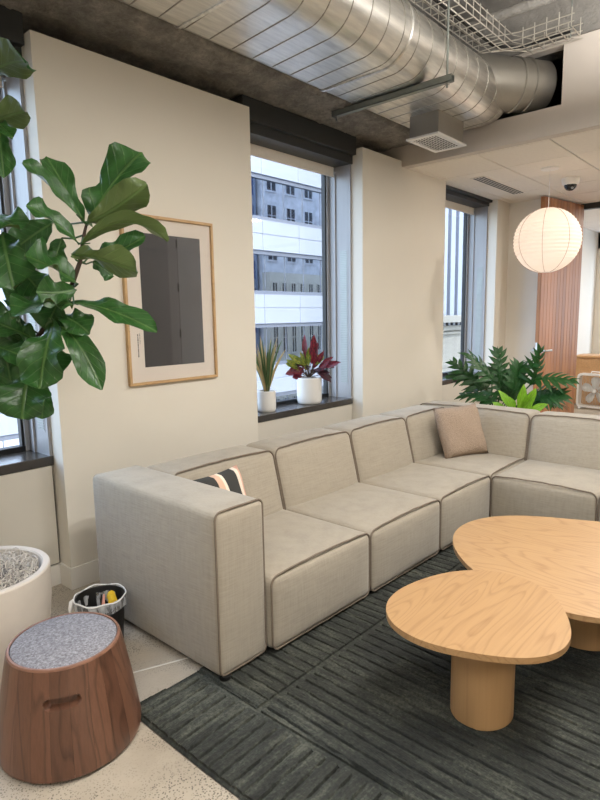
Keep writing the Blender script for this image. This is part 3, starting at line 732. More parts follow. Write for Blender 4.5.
obj('pedestal', prism(pts, 0, ZL-.042, .004, 2), 'oakv', t2)

# ================================================================== RUG
RX0, RX1, RY0, RY1 = 1.055, 4.15, -1.25, 1.865
def wig(a_, b_): return .010*np.sin(a_*2.3+b_*.9)+.005*np.sin(a_*7.1+1+b_*3)
rng = np.random.default_rng(3); RV, RQ = [], []
def rug_patch(gx, gy, along, off_):
    """One carved field: rounded ribs with narrow deep slots, running along x or y."""
    Xg, Yg = np.meshgrid(gx, gy, indexing='ij')
    c_ = (Xg+wig(Yg, 0*Yg+off_)) if along == 'y' else (Yg+wig(Xg, 0*Xg+off_)); pt = .056
    ph = np.mod((c_+off_)/pt, 1); st_ = np.sqrt(np.maximum(0, np.sin(PI*ph)))
    fill = np.clip(.35+.9*np.sin(Xg*41+Yg*13+off_*90)*np.sin(Yg*29-Xg*17)+.4*np.sin(Xg*97-Yg*71), 0, 1)
    h = np.where((ph < .085) | (ph > .915), .003+.009*fill, .012+.006*st_)+rng.normal(0, .0007, Xg.shape)
    eX = np.minimum(Xg-gx[0], gx[-1]-Xg); eY = np.minimum(Yg-gy[0], gy[-1]-Yg)
    h = np.where(np.minimum(eX, eY) < .0135, .0075, h)
    oe = np.minimum(np.minimum(Xg-RX0, RX1-Xg), np.minimum(Yg-RY0, RY1-Yg)); h = np.where(oe < .004, 0, h)
    Vv = np.stack([Xg+wig(Yg, Xg*0)*.5, Yg+wig(Xg, Yg*0)*.4, h], -1).reshape(-1, 3); nx_, ny_ = Xg.shape
    b_ = sum(len(v) for v in RV); idx = np.arange(nx_*ny_).reshape(nx_, ny_)+b_
    RV.append(Vv); RQ.append(np.stack([idx[:-1,:-1], idx[1:,:-1], idx[1:,1:], idx[:-1,1:]], -1).reshape(-1, 4))
def ends(a0, a1, st_): return np.unique(np.concatenate([[a0, a0+.003, a0+.013, a0+.014], np.arange(a0+.02, a1-.02, st_), [a1-.014, a1-.013, a1-.003, a1]]))
XS, YS = 1.365, 1.475
rug_patch(ends(RX0, XS, .012), ends(RY0, RY1, .0035), 'x', 0)
rug_patch(ends(XS, RX1, .0035), ends(YS, RY1, .015), 'y', .02)
rug_patch(ends(XS, RX1, .0035), ends(RY0, YS, .015), 'y', 0)
me = bpy.data.meshes.new('area_rug'); me.from_pydata(np.concatenate(RV).tolist(), [], np.concatenate(RQ).tolist()); me.materials.append(MAT['rug'])
ru = bpy.data.objects.new('area_rug', me); COL.objects.link(ru); tag(ru, 'dark green-grey wool rug with carved ribs under the coffee tables', 'rug')

# ================================================================== STOOL
SK = (.853, 1.915); SH = .375
st_ = thing('drum_stool', 'tapered walnut drum stool with grey felt top', 'stool', (*SK, 0))
obj('plinth', lathe([(.215, 0), (.215, .016)], 48), 'black', st_)
NS = 22; slot_an = math.atan2(-1.915, -.853)-.11
def srad(z):
    t = (z-.014)/(SH-.014); return .250-(.250-.190)*t-.004*math.sin(PI*t)*-1
for k in range(NS):
    a0, a1 = 2*PI*k/NS+.0010, 2*PI*(k+1)/NS-.0010
    near = abs((((a0+a1)/2-slot_an+PI) % (2*PI))-PI) < .5
    na, nz = (14, 110) if near else (4, 14)
    bm = bmesh.new(); g = []
    for i in range(na+1):
        an = a0+(a1-a0)*i/na; row = []
        for j in range(nz+1):
            z = .014+(SH-.008-.014)*j/nz; r = srad(z)
            if j == 0: r -= .006
            if near:
                du = (((an-slot_an+PI) % (2*PI))-PI)*r; dv = z-.264
                sd = max(abs(du)-.040, 0); dist = math.hypot(sd, dv)-.0145
                r -= .026*min(1, max(0, (-dist+.0035)/.0035))
            row.append(bm.verts.new((r*math.cos(an), r*math.sin(an), z)))
        inner = [bm.verts.new(((srad(SH if False else .014+(SH-.022)*j/nz)-.035)*math.cos(an), (srad(.014+(SH-.022)*j/nz)-.035)*math.sin(an), row[j].co.z)) for j in (0, nz)]
        g.append((row, inner))
    for i in range(na):
        A, IA = g[i]; B, IB = g[i+1]
        for j in range(nz): bm.faces.new((A[j], B[j], B[j+1], A[j+1]))
        bm.faces.new((A[nz], B[nz], IB[1], IA[1])); bm.faces.new((A[0], IA[0], IB[0], B[0]))
    obj('stave', bm, 'walnut', st_)
obj('rim', lathe([(.180, SH-.012), (.180, SH), (.187, SH), (.1895, SH-.004), (.1905, SH-.0075)], 72, capb=False, capt=False), 'walnut_rim', st_)
obj('felt_pad', lathe([(.177, SH-.014), (.177, SH-.002), (.172, SH+.002), (0.02, SH+.005)], 72), 'felt', st_)
obj('pad_gap', lathe([(.1802, SH-.02), (.1802, SH-.006)], 48), 'black', st_)

# ================================================================== BIN
BC = (1.222, 2.345)
bn = thing('waste_bin', 'small black waste bin with clear plastic liner beside the sofa', 'bin', (*BC, 0)); bn.scale = (.9, .9, 1)
obj('bucket', lathe([(.097, 0), (.100, .004), (.120, .248), (.122, .25), (.118, .25), (.114, .24), (.095, .008)], 40, capt=False), 'bin', bn)
bm = bmesh.new(); rings = []; n = 72
for r, z, am in ((.098, .03, .004), (.106, .13, .006), (.112, .22, .004), (.1235, .255, .001), (.127, .248, .002), (.127, .225, .003), (.126, .205, .004)):
    rings.append([bm.verts.new(((r+am*mn.noise(Vector((math.cos(2*PI*j/n)*5, math.sin(2*PI*j/n)*5, z*20))))*math.cos(2*PI*j/n), (r+am*mn.noise(Vector((math.cos(2*PI*j/n)*5, math.sin(2*PI*j/n)*5, z*20))))*math.sin(2*PI*j/n), z+.006*mn.noise(Vector((math.cos(2*PI*j/n)*2, math.sin(2*PI*j/n)*2, 3))))) for j in range(n)])
for A, B in zip(rings, rings[1:]):
    for j in range(n): bm.faces.new((A[j], A[(j+1) % n], B[(j+1) % n], B[j]))
obj('bin_liner', bm, 'bag', bn)
obj('liner_rim', tubeb([(.1255*math.cos(2*PI*j/48), .1255*math.sin(2*PI*j/48), .254+.004*math.sin(j*.8)) for j in range(48)], .0035, 6, True), 'whiteplastic', bn)
an = math.radians(150)
obj('liner_knot', tubeb([(.125*math.cos(an), .125*math.sin(an), .252), (.138*math.cos(an), .138*math.sin(an), .24), (.145*math.cos(an+.1), .145*math.sin(an+.1), .215), (.147*math.cos(an+.15), .147*math.sin(an+.15), .19)], [.006, .012, .010, .003], 8), 'whiteplastic', bn)
bm = bmesh.new(); tube(bm, [(BC[0]+.02, BC[1]-.035, .16), (BC[0]+.05, BC[1]-.02, .21), (BC[0]+.065, BC[1]+.02, .225), (BC[0]+.06, BC[1]+.05, .20)], [.006, .022, .02, .004], 8)
tag(obj('fruit_peel', bm, 'peel'), 'yellow fruit peel thrown in the waste bin', 'peel')
bm = bmesh.new(); tube(bm, [(BC[0]-.01, BC[1]-.05, .15), (BC[0]+.0, BC[1]-.02, .20), (BC[0]+.03, BC[1]+.02, .24)], [.004, .009, .004], 6)
tag(obj('crumpled_wrapper', bm, 'pinkstrip'), 'narrow pink wrapper sticking up in the waste bin', 'wrapper')

# ================================================================== FRAMED PRINT
FX, FZ0, FZ1, FX0, FX1 = 2.1715, 1.108, 2.108, 1.837, 2.506
PF = thing('framed_print', 'tall dark grey print in a thin oak frame on wall pier', 'picture', ((FX0+FX1)/2, WY, FZ0))
hw, hh, fw = (FX1-FX0)/2, FZ1-FZ0, .017
for a_ in ((-hw, hw, 0, fw), (-hw, hw, hh-fw, hh), (-hw, -hw+fw, fw, hh-fw), (hw-fw, hw, fw, hh-fw)):
    obj('frame_rail', box(a_[0], a_[1], -.026, 0, a_[2], a_[3], bev=.0015, seg=1), 'frameoak', PF, False)
obj('mat_board', box(-hw+fw, hw-fw, -.010, -.002, fw, hh-fw), 'mat_board', PF, False)
pw0, pw1 = -.218, .232
pr = obj('print_sheet', box(-.5, .5, -.5, .5, 0, 1), 'print', PF, False)
pr.scale = (pw1-pw0, .0016, .79); pr.location = ((pw0+pw1)/2, -.0112, .105)
for z in (.30, .585, .85): obj('print_mark', box(.044, .055, -.0135, -.012, z-.026, z+.026), 'ink', PF, False)
bm = bmesh.new()
for k in range(13): bx(bm, -.262, -.255, -.0106, -.0101, .17+k*.0105, .17+k*.0105+(.006 if k % 3 else .0085))
for k in range(7): bx(bm, -.247, -.243, -.0106, -.0101, .25+k*.009, .255+k*.009)
obj('caption_marks', bm, 'ink', PF, False)
obj('glazing', box(-hw+fw, hw-fw, -.018, -.0165, fw, hh-fw), 'picglass', PF, False)

# ================================================================== LEAF BUILDERS
FID = [(0,.04),(.06,.22),(.16,.46),(.30,.60),(.42,.66),(.55,.84),(.68,1),(.80,.96),(.90,.74),(.96,.46),(1,.06)]
LAN = [(0,.05),(.15,.45),(.4,.95),(.55,1),(.75,.75),(.9,.35),(1,.02)]
BLA = [(0,.7),(.2,1),(.6,.85),(.85,.45),(1,.03)]
def prof_at(P, t):
    for (a1, b1), (a2, b2) in zip(P, P[1:]):
        if t <= a2: s = (t-a1)/(a2-a1); s = s*s*(3-2*s)*.5+s*.5; return b1+(b2-b1)*s
    return P[-1][1]
def leaf(name, b, t, hw_, nrm_, mat, parent, ctrl=None, fold=.25, wave=.12, prof=LAN, nu=4, nv=12, seed=0, tipdroop=0, twist=0):
    b, t, nrm_ = Vector(b), Vector(t), Vector(nrm_); L_ = (t-b).length; c = (b+t)/2+(Vector(ctrl) if ctrl is not None else nrm_*L_*.12)
    V = []; UV = []; rs = random.Random(seed); ph = rs.uniform(0, 6); off = parent.matrix_world.translation if False else parent.location
    for j in range(nv+1):
        s = j/nv; p = b*(1-s)**2+c*2*s*(1-s)+t*s*s; tg = ((c-b)*(1-s)+(t-c)*s).normalized()
        p = p+Vector((0, 0, -1))*tipdroop*L_*max(0, s-.55)**2*3
        n0 = (nrm_-tg*nrm_.dot(tg)).normalized()
        if twist: n0 = Quaternion(tg, twist*(s-.2)) @ n0
        sd = tg.cross(n0); w_ = hw_*prof_at(prof, s)
        for i in range(-nu, nu+1):
            a_ = i/nu; ed = a_*a_
            hgt = fold*abs(a_)*w_ + wave*hw_*ed*math.sin(s*11+ph+(1.9 if a_ > 0 else 0)) + wave*.5*hw_*math.sin(s*19+ph*2)*abs(a_)**1.5
            V.append(tuple(p+sd*(a_*w_*(1+.06*math.sin(s*15+ph)*ed))+n0*hgt-off)); UV.append((.5+a_*.5*prof_at(prof, s), s))
    Fc = []; W_ = 2*nu+1
    for j in range(nv):
        for i in range(2*nu): Fc.append((j*W_+i, j*W_+i+1, (j+1)*W_+i+1, (j+1)*W_+i))
    return leafobj(name, V, Fc, UV, mat, parent)

# ================================================================== FIDDLE-LEAF FIG
PC = (.80, 2.577); PR, PH = .284, .45
FG = thing('fiddle_leaf_fig', 'tall fiddle-leaf fig in a wide off-white round planter', 'plant', (*PC, 0))
obj('planter', lathe([(.205, 0), (.222, .004), (.262, .14), (.281, .30), (PR, PH-.006), (PR-.005, PH), (PR-.028, PH), (PR-.034, PH-.006), (PR-.04, PH-.08), (PR-.045, PH-.085)], 64, capt=True), 'planter', FG)
obj('soil', lathe([(PR-.045, PH-.055), (.15, PH-.025), (0.02, PH-.01)], 40), 'gravel', FG)
rs = random.Random(5); bm = bmesh.new()
for k in range(900):
    r = (PR-.055)*math.sqrt(rs.random()); an = rs.uniform(0, 2*PI); z = PH-.050+rs.uniform(.01, .085)*(1.1-.8*r/PR); rad = rs.uniform(.010, .032)
    ax = Vector((rs.uniform(-1,1), rs.uniform(-1,1), rs.uniform(-.6,.6))).normalized(); u1 = ax.orthogonal().normalized(); u2 = ax.cross(u1); c = Vector((r*math.cos(an), r*math.sin(an), z)); ph = rs.uniform(0, 6); N_ = 8; turn_ = rs.uniform(3, 6.5)
    P = [c+(u1*math.cos(ph+turn_*i/N_)+u2*math.sin(ph+turn_*i/N_))*rad*(1-.3*i/N_)+ax*(.02*i/N_) for i in range(N_+1)]
    P = [Vector((p.x*min(1, (PR-.045)/max(1e-6, math.hypot(p.x, p.y))), p.y*min(1, (PR-.045)/max(1e-6, math.hypot(p.x, p.y))), max(p.z, PH-.06))) for p in P]
    tube(bm, P, rs.uniform(.0012, .0024), 3)
mo = obj('moss_topping', bm, 'moss', FG); mo['kind'] = 'stuff'; mo['label'] = 'pale curly dried moss'
off = Vector((*PC, 0))
def br(name, P, r): return obj(name, tubeb([Vector(p)-off for p in P], r, 8), 'stem', FG)
tr0 = [(PC[0], PC[1], .38), (PC[0]-.03, PC[1]-.05, .8), at(-20, 400, 2.38), at(12, 360, 2.33), at(40, 335, 2.30), at(58, 310, 2.27), at(72, 285, 2.25), at(80, 262, 2.24), at(84, 235, 2.24), at(87, 222, 2.24)]
br('trunk', tr0, [.022, .02, .017, .014, .013, .012, .010, .009, .007, .005])
tr1 = [(PC[0]+.02, PC[1]+.02, .38), (PC[0]-.05, PC[1]+.02, 1.0), at(-40, 300, 2.45), at(-30, 200, 2.45), at(-25, 100, 2.45), at(-18, 40, 2.45)]
br('trunk', tr1, [.022, .02, .017, .014, .011, .007])
tr2 = [(PC[0]-.03, PC[1]+.01, .38), (PC[0]-.12, PC[1]-.02, 1.0), (PC[0]-.28, PC[1]-.05, 1.6), (PC[0]-.35, PC[1]-.08, 2.2)]
br('trunk', tr2, [.02, .018, .014, .008])
V_ = -_f; UPV = Vector((0,0,1))
def nv_(c=1, u_=.6, r=0): return (V_*c + UPV*u_ + R2*r).normalized()
FIGS = [  # base px, tip px, half width px, depth base, depth tip, normal (toward viewer, up, right), bend (px-ish up), fold, twist, tip droop
 ((88,224),(142,152),25,2.27,2.33,(.9,.1,-.4),.10,.10,0,0),        # big upright leaf
 ((86,224),(147,184),15,2.22,2.16,(-.9,.5,-.3),-.10,.30,0,0),      # its underside neighbour
 ((84,222),(46,156),12,2.26,2.34,(.8,.3,.5),.05,.25,0,0),
 ((82,220),(22,163),9,2.22,2.15,(.5,.5,.6),.08,.55,0,0),
 ((82,244),(167,236),10,2.22,2.12,(-.8,.55,0),.34,.45,.8,.10),
 ((88,258),(145,236),12,2.30,2.34,(.9,.5,0),-.16,.30,0,0),
 ((72,254),(138,272),14,2.20,2.14,(-.7,.7,.1),.05,.35,-.5,0),
 ((80,244),(26,206),12,2.22,2.12,(.5,.6,.3),.12,.35,0,0),
 ((54,222),(16,248),16,2.36,2.42,(.9,.1,.5),.0,.12,0,0),
 ((78,284),(24,256),17,2.22,2.12,(.55,.85,0),.10,.30,0,0),
 ((76,290),(36,292),11,2.18,2.10,(.9,.0,.1),-.10,.30,0,0),
 ((74,304),(12,316),17,2.22,2.10,(.6,.8,.0),.16,.25,.3,.1),
 ((70,302),(157,332),12,2.24,2.12,(.8,.6,.2),.10,.25,0,0),
 ((58,326),(102,390),12,2.24,2.16,(.8,.2,.5),.32,.35,.6,0),
 ((54,322),(40,389),20,2.22,2.12,(.9,.3,-.2),.10,.22,0,0),
 ((30,366),(22,419),22,2.25,2.18,(.95,.3,0),.06,.18,0,0),
 ((46,385),(42,419),9,2.32,2.32,(.8,.1,.5),0,.2,0,0),
 ((2,232),(14,290),19,2.22,2.15,(.95,.3,.1),.08,.2,0,0),
 ((-12,218),(21,230),15,2.20,2.10,(.6,.8,.1),.10,.25,0,0),
 ((36,340),(-6,322),16,2.24,2.20,(.6,.7,.2),.05,.25,0,0),
 ((-8,345),(34,362),14,2.22,2.20,(.7,.6,.1),.06,.25,0,0),
 ((-6,300),(8,348),16,2.30,2.28,(.9,.3,.2),.05,.2,0,0),
 ((20,318),(14,368),15,2.32,2.30,(.9,.2,.1),.05,.2,0,0),
 ((-16,78),(28,60),18,2.40,2.30,(-.5,.8,.1),.10,.25,0,.05),
 ((-14,128),(25,112),13,2.38,2.30,(-.7,.6,.1),.08,.3,0,0),
 ((0,126),(4,178),11,2.36,2.32,(.95,.2,.2),.05,.25,0,0),
 ((-4,122),(13,138),8,2.36,2.30,(.6,.7,.2),.05,.25,0,0),
 ((-8,360),(4,412),16,2.30,2.26,(.95,.2,.1),.05,.2,0,0),
 ((92,262),(113,276),9,2.34,2.40,(.9,.3,.2),.05,.25,0,0),
 ((66,292),(46,330),15,2.28,2.24,(.9,.3,.1),.10,.25,.2,0),
 ((60,316),(90,334),13,2.26,2.20,(.8,.5,.2),.15,.25,.2,0),
 ((20,270),(48,302),16,2.30,2.26,(.9,.3,.1),.10,.25,.2,0),
 ((12,388),(2,330),15,2.30,2.30,(.9,.3,.1),.10,.25,.2,0),
 ((44,346),(62,374),14,2.28,2.26,(.9,.3,.3),.10,.25,.2,0),
 ((62,238),(54,266),10,2.30,2.30,(.9,.3,.2),.05,.25,0,0),
 ((30,290),(6,300),14,2.34,2.34,(.9,.3,.2),.05,.25,0,0),
]
for k, (b, t, hwp, tb, tt, nn, bend, fold, tw, td) in enumerate(FIGS):
    B, T = at(*b, tb), at(*t, tt); L_ = (T-B).length
    leaf('leaf', B, T, hwp/F*(tb+tt)/2*(1.36 if k in (9, 10, 11, 14, 15, 17) else 1.16), nv_(*nn), 'fig', FG, ctrl=UPV*L_*bend+V_*L_*.05, fold=fold*1.3, wave=.24, prof=FID, nu=4, nv=16, seed=k, twist=tw, tipdroop=td)
    # petiole
    best = min(tr0[2:]+tr1[2:], key=lambda p: (Vector(p)-B).length)
    if (Vector(best)-B).length < .22: obj('petiole', tubeb([Vector(best)-off, (Vector(best)+B)/2-off+Vector((0,0,-.008)), B-off, B*.9+T*.1-off], [.004, .0035, .0035, .002], 6), 'fig', FG)
rs = random.Random(11)
for k in range(26):                                            # crown outside the picture's left edge
    z = rs.uniform(1.25, 2.65); an = rs.uniform(PI*.55, PI*1.55); r = rs.uniform(.02, .12)
    c = Vector((PC[0]-.33, PC[1]-.06, z)); d_ = Vector((math.cos(an), math.sin(an), rs.uniform(-.3, .5))).normalized(); B = c+d_*r; T = B+d_*rs.uniform(.26, .36)
    if max(B.y, T.y) > 2.92: continue
    leaf('leaf', B, T, rs.uniform(.08, .105), Vector((0,0,1))*.8+d_*.4, 'fig', FG, fold=.2, wave=.1, prof=FID, nu=3, nv=10, seed=k+100, tipdroop=.3)

# ================================================================== SILL PLANTS
def pot(r, h, parent, mat='ceramic'):
    obj('pot', lathe([(r*.86, 0), (r*.93, .006), (r*.985, h*.12), (r, h*.3), (r, h-.004), (r-.004, h), (r-.010, h), (r-.012, h-.02)], 44), mat, parent)
g = (3.742, 3.245, .755)
CR = thing('croton_plant', 'red and green croton in larger white pot on window sill', 'plant', g)
pot(.108, .225, CR); obj('gravel_topping', lathe([(.096, .207), (.06, .222), (.02, .226)], 32), 'gravel', CR)
rs = random.Random(21); gv = Vector(g)
crt = [(-.20,.36,'crot_green'),(-.15,.40,'crot_green'),(-.06,.42,'crot_green'),(.01,.56,'crot_red'),(.04,.50,'crot_red'),(.10,.43,'crot_red'),(.17,.38,'crot_red'),(.20,.34,'crot_red'),(.13,.40,'crot_green'),(-.17,.27,'crot_red'),(-.13,.22,'crot_red'),(-.20,.24,'crot_red'),(.16,.25,'crot_dark'),(.18,.20,'crot_dark'),(.08,.27,'crot_dark'),(-.05,.29,'crot_red'),(-.03,.36,'crot_green'),(.02,.30,'crot_dark'),(.05,.36,'crot_dark'),(.12,.31,'crot_red'),(-.10,.32,'crot_red'),(-.02,.46,'crot_green'),(.20,.29,'crot_dark'),(-.08,.37,'crot_green'),(-.16,.31,'crot_dark')]
crt = crt+[(dx*.8+.015*((k*7) % 5-2), dz-.035+.012*((k*5) % 4), mt) for k, (dx, dz, mt) in enumerate(crt[:16])]
for k, (dx, dz, mt) in enumerate(crt):
    sx = R2*dx; b = gv+Vector((0,0,.235+rs.uniform(.0,.10)))+R2*dx*.25+Vector((0, rs.uniform(-.02,.02), 0)); dep = rs.uniform(-.10, .09)
    t = gv+R2*dx*1.2+Vector((dep*.3, dep*.75, dz*1.06)); t.y = min(t.y, 3.37)
    leaf('leaf', b+(t-b)*.25, t, rs.uniform(.022, .034), nv_(.8, .5, rs.uniform(-.4, .4)), mt, CR, fold=.3, wave=.12, prof=LAN, nu=2, nv=8, seed=k)
    obj('leaf_stem', tubeb([Vector((0,0,.22)), b-gv, b+(t-b)*.27-gv], .0025, 5), 'stem', CR)
g = (3.213, 3.24, .755); gv = Vector(g)
DR = thing('spiky_dracaena', 'spiky dracaena with tan tips in smaller white sill pot', 'plant', g)
pot(.074, .165, DR); obj('soil', lathe([(.062, .15), (.02, .155)], 24), 'soil', DR)
for k in range(34):
    an = 2*PI*k/34*3+rs.uniform(-.2, .2); ln = rs.uniform(.26, .46); sp2 = rs.uniform(.04, .20)
    d_ = Vector((math.cos(an)*sp2, math.sin(an)*sp2*.6, ln)); b = gv+Vector((math.cos(an)*.012, math.sin(an)*.012, .15)); t = b+d_; t.y = min(t.y, 3.365)
    leaf('blade', b, t, rs.uniform(.008, .012), nv_(.9, .2, rs.uniform(-.5,.5)), 'blade_tan' if k % 3 == 0 else 'blade_green', DR, ctrl=Vector((-d_.x*.2, -d_.y*.2, .03)), fold=.3, wave=.02, prof=BLA, nu=1, nv=8, seed=k)

# ================================================================== PLANTS BEHIND THE SOFA CORNER
g = (5.32, 2.28, 0); gv = Vector(g)
PH_ = thing('split_leaf_philodendron', 'bushy dark green split-leaf philodendron behind the sofa corner', 'plant', g)
pot(.20, .36, PH_); obj('soil', lathe([(.18, .34), (.02, .345)], 28), 'soil', PH_)
def splitleaf(parent, b, t, hw_, nrm_, lobes=6, seed=0):
    """One deeply cut leaf: midrib blade plus finger lobes to both sides."""
    rs = random.Random(seed); b, t, nrm_ = Vector(b), Vector(t), Vector(nrm_).normalized(); V = []; Fc = []; UV = []; ofs = parent.location
    ax = (t-b); L_ = ax.length; tg = ax/L_; n0 = (nrm_-tg*nrm_.dot(tg)).normalized(); sd = tg.cross(n0)
    def strip(p0, p1, w_, droop, nseg=5, uo=.3):
        s0 = len(V); dd = (p1-p0); sdv = dd.normalized().cross(n0).normalized()
        for j in range(nseg+1):
            s = j/nseg; p = p0+dd*s-n0*(droop*s*s); ww = w_*(.55+.45*math.sin(PI*min(1, s*1.15)))*(1-s**4*.95)
            for q_ in (-1, 0, 1): V.append(tuple(p+sdv*(q_*ww)+n0*(abs(q_)*ww*.18)-ofs)); UV.append((.5+q_*.45, s*.9+.02))
        for j in range(nseg):
            for i in range(2): a_ = s0+j*3+i; Fc.append((a_, a_+1, a_+4, a_+3))
    strip(b, t, hw_*.20, .30*L_, 7)
    for k in range(lobes):
        s = .06+.74*k/(lobes-1); p = b+ax*s-n0*(.30*L_*s*s); ll = hw_*(1.15-.6*abs(s-.3)*1.4)*rs.uniform(.8, 1.2)
        for sg in (-1, 1):
            dv = (sd*sg*(1-.45*s)+tg*(.2+.9*s)).normalized(); strip(p, p+dv*ll, hw_*.165, ll*rs.uniform(.2, .5))
    return leafobj('leaf', V, Fc, UV, 'philo', parent)
rs = random.Random(31)
PL = [((480,388),(458,358),.13,0), ((478,378),(452,370),.12,.05), ((492,380),(478,352),.14,-.05), ((500,382),(500,350),.12,.05), ((505,378),(528,360),.13,0), ((500,395),(462,388),.13,-.05),
      ((510,392),(498,368),.15,.1), ((515,390),(520,366),.14,-.1), ((530,385),(545,352),.13,0), ((535,380),(570,374),.14,.0), ((540,398),(560,392),.13,-.05), ((525,400),(548,384),.14,.1),
      ((495,402),(478,392),.15,-.1), ((520,405),(535,396),.14,0), ((490,392),(470,376),.14,.12), ((545,402),(562,402),.11,.0), ((512,400),(512,382),.16,.15)]
for k, (b, t, hw_, dd) in enumerate(PL):
    Xp = 5.32+dd
    def onx(p): d_ = ray(*p); return EYE+d_*(Xp/d_.x)
    B, T = onx(b), onx(t); L0 = (T-B); 
    T = T+Vector((rs.uniform(-.06,.06), 0, 0))
    splitleaf(PH_, B, B+(T-B)*1.12, hw_*1.15, nv_(.55, .9, rs.uniform(-.6, .6)), 6, k)
    obj('stalk', tubeb([Vector((rs.uniform(-.05,.05), rs.uniform(-.05,.05), .34)), (B-gv)*.6+Vector((0,0,.18)), B-gv, B-gv+(T-B)*.2], .006, 6), 'philo', PH_)
g = (5.02, 2.02, 0); gv = Vector(g)
LM = thing('lime_foliage_plant', 'small bright lime green broad-leaf plant behind the sofa', 'plant', g)
pot(.12, .30, LM); obj('soil', lathe([(.105, .285), (.02, .29)], 24), 'soil', LM)
for k, (b, t, hw_) in enumerate([((512,412),(498,390),.032),((515,412),(507,396),.03),((518,414),(524,384),.032),((520,412),(536,388),.034),((522,412),(533,396),.03),((508,414),(492,402),.028),((525,414),(548,404),.028)]):
    d1, d2 = ray(*b), ray(*t); B, T = EYE+d1*(5.02/d1.x), EYE+d2*((4.98)/d2.x)
    leaf('leaf', B, T, hw_*1.3, nv_(.9, .4, rs.uniform(-.3,.3)), 'lime', LM, fold=.25, wave=.05, prof=LAN, nu=2, nv=8, seed=k); obj('leaf_stem', tubeb([(0,0,.28), (B-gv)*.7, B-gv], .004, 6), 'lime', LM)

# ================================================================== DOOR, FAN, CABINET
A_, B_ = Vector((7.16, 2.535, 0)), Vector((8.14, 2.375, 0)); dd = (B_-A_); ang = math.atan2(dd.y, dd.x); DL = dd.length
DR_ = sroot('door_1', 'tall vertical-boarded wooden door standing open with steel lever', 'door', A_); DR_.rotation_euler = (0, 0, ang)
obj('door_leaf', box(0, DL, -.018, .018, .012, 2.855), 'doorwood', DR_, False)
nfl = 13; fl = None; wdt = DL/nfl
for k in range(nfl):
    if fl is None: o = obj('board', box(.0015, wdt-.0015, -.012, 0, .014, 2.853, bev=.002, seg=1), 'doorwood', DR_, False); fl = o.data
    else: o = obj('board', None, None, DR_, mesh=fl)
    o.location = (k*wdt, -.018, 0)
hz = 1.04
for s in (-1, 1):
    hd = obj('handle', tubeb([(.06, s*.030, hz), (.06, s*.085, hz), (.07, s*.092, hz), (.20, s*.092, hz)], .012, 10), 'steel', DR_)
    bm = bmesh.new(); tube(bm, [(.06, s*.028, hz), (.06, s*.042, hz)], .030, 20); obj('rose', bm, 'steel', hd)
obj('lock_plate', box(-.002, 0, -.011, .011, hz-.1, hz+.1), 'steel', DR_, False)
FN = thing('box_fan', 'white box fan standing on floor behind the wooden door', 'fan', (9.60, 2.47, 0), math.radians(-8))
bm = bmesh.new(); q1 = rrect(-.265, .265, .025, .555, .05, 6); q2 = rrect(-.235, .235, .055, .525, .035, 6); N1 = 60
def resamp(P, n):
    P = P+[P[0]]; d_ = [0]
    for a1, b1 in zip(P, P[1:]): d_.append(d_[-1]+math.dist(a1, b1))
    return [tuple(np.array([np.interp(d_[-1]*k/n, d_, [p[i] for p in P]) for i in (0, 1)])) for k in range(n)]
q1, q2 = resamp(q1, N1), resamp(q2, N1); rg = [[bm.verts.new((x, y_, z)) for y_, z in q] for q, x in ((q1, -.055), (q1, .055), (q2, .055), (q2, -.055))]
for i in range(4):
    A1, B1 = rg[i], rg[(i+1) % 4]
    for j in range(N1): bm.faces.new((A1[j], A1[(j+1) % N1], B1[(j+1) % N1], B1[j]))
obj('fan_frame', bm, 'whiteplastic', FN)
obj('fan_handle', tubeb([(0, -.08, .553), (0, -.07, .585), (0, .07, .585), (0, .08, .553)], .010, 8), 'whiteplastic', FN)
for k in range(5):
    an = 2*PI*k/5+.3; bm = bmesh.new(); P = []
    for (r, hwid) in ((.03, .025), (.08, .05), (.14, .066), (.19, .06), (.215, .03)):
        c = Vector((0, r*math.cos(an), .29+r*math.sin(an))); sdv = Vector((.35, -math.sin(an), math.cos(an))).normalized(); P.append((bm.verts.new(c-sdv*hwid), bm.verts.new(c+sdv*hwid)))
    for a1, b1 in zip(P, P[1:]): bm.faces.new((a1[0], a1[1], b1[1], b1[0]))
    bl = obj('fan_blade', bm, 'whiteplastic', FN); sm = bl.modifiers.new('thick', 'SOLIDIFY'); sm.thickness = .004
gr = None
for k in range(22):
    if gr is None: o = obj('grille_wire', tubeb([(-.052, 0, .055), (-.052, 0, .525)], .0022, 5), 'wire', FN); gr = o.data
    else: o = obj('grille_wire', None, None, FN, mesh=gr)
    o.location = (0, -.23+.0219*k, 0)
obj('hub', sphere((-.045, 0, .29), .035, 14, 10), 'whiteplastic', FN)
for s in (-.2, .2): obj('foot', box(-.09, .09, s-.02, s+.02, 0, .028, bev=.005), 'whiteplastic', FN)
CB = thing('low_cabinet', 'long low oak cabinet in the room behind the door', 'cabinet', (10.15, 1.6, 0))
obj('body', box(-.22, .25, -1.2, 1.28, .02, .775), 'cabinet', CB, False); obj('cabinet_top', box(-.26, .26, -1.22, 1.30, .775, .81, bev=.008), 'cabinet', CB)
for k in range(4): dr1 = obj('cabinet_door', box(-.236, -.221, -1.19+.617*k, -1.19+.617*k+.607, .05, .76), 'cabinet', CB, False)

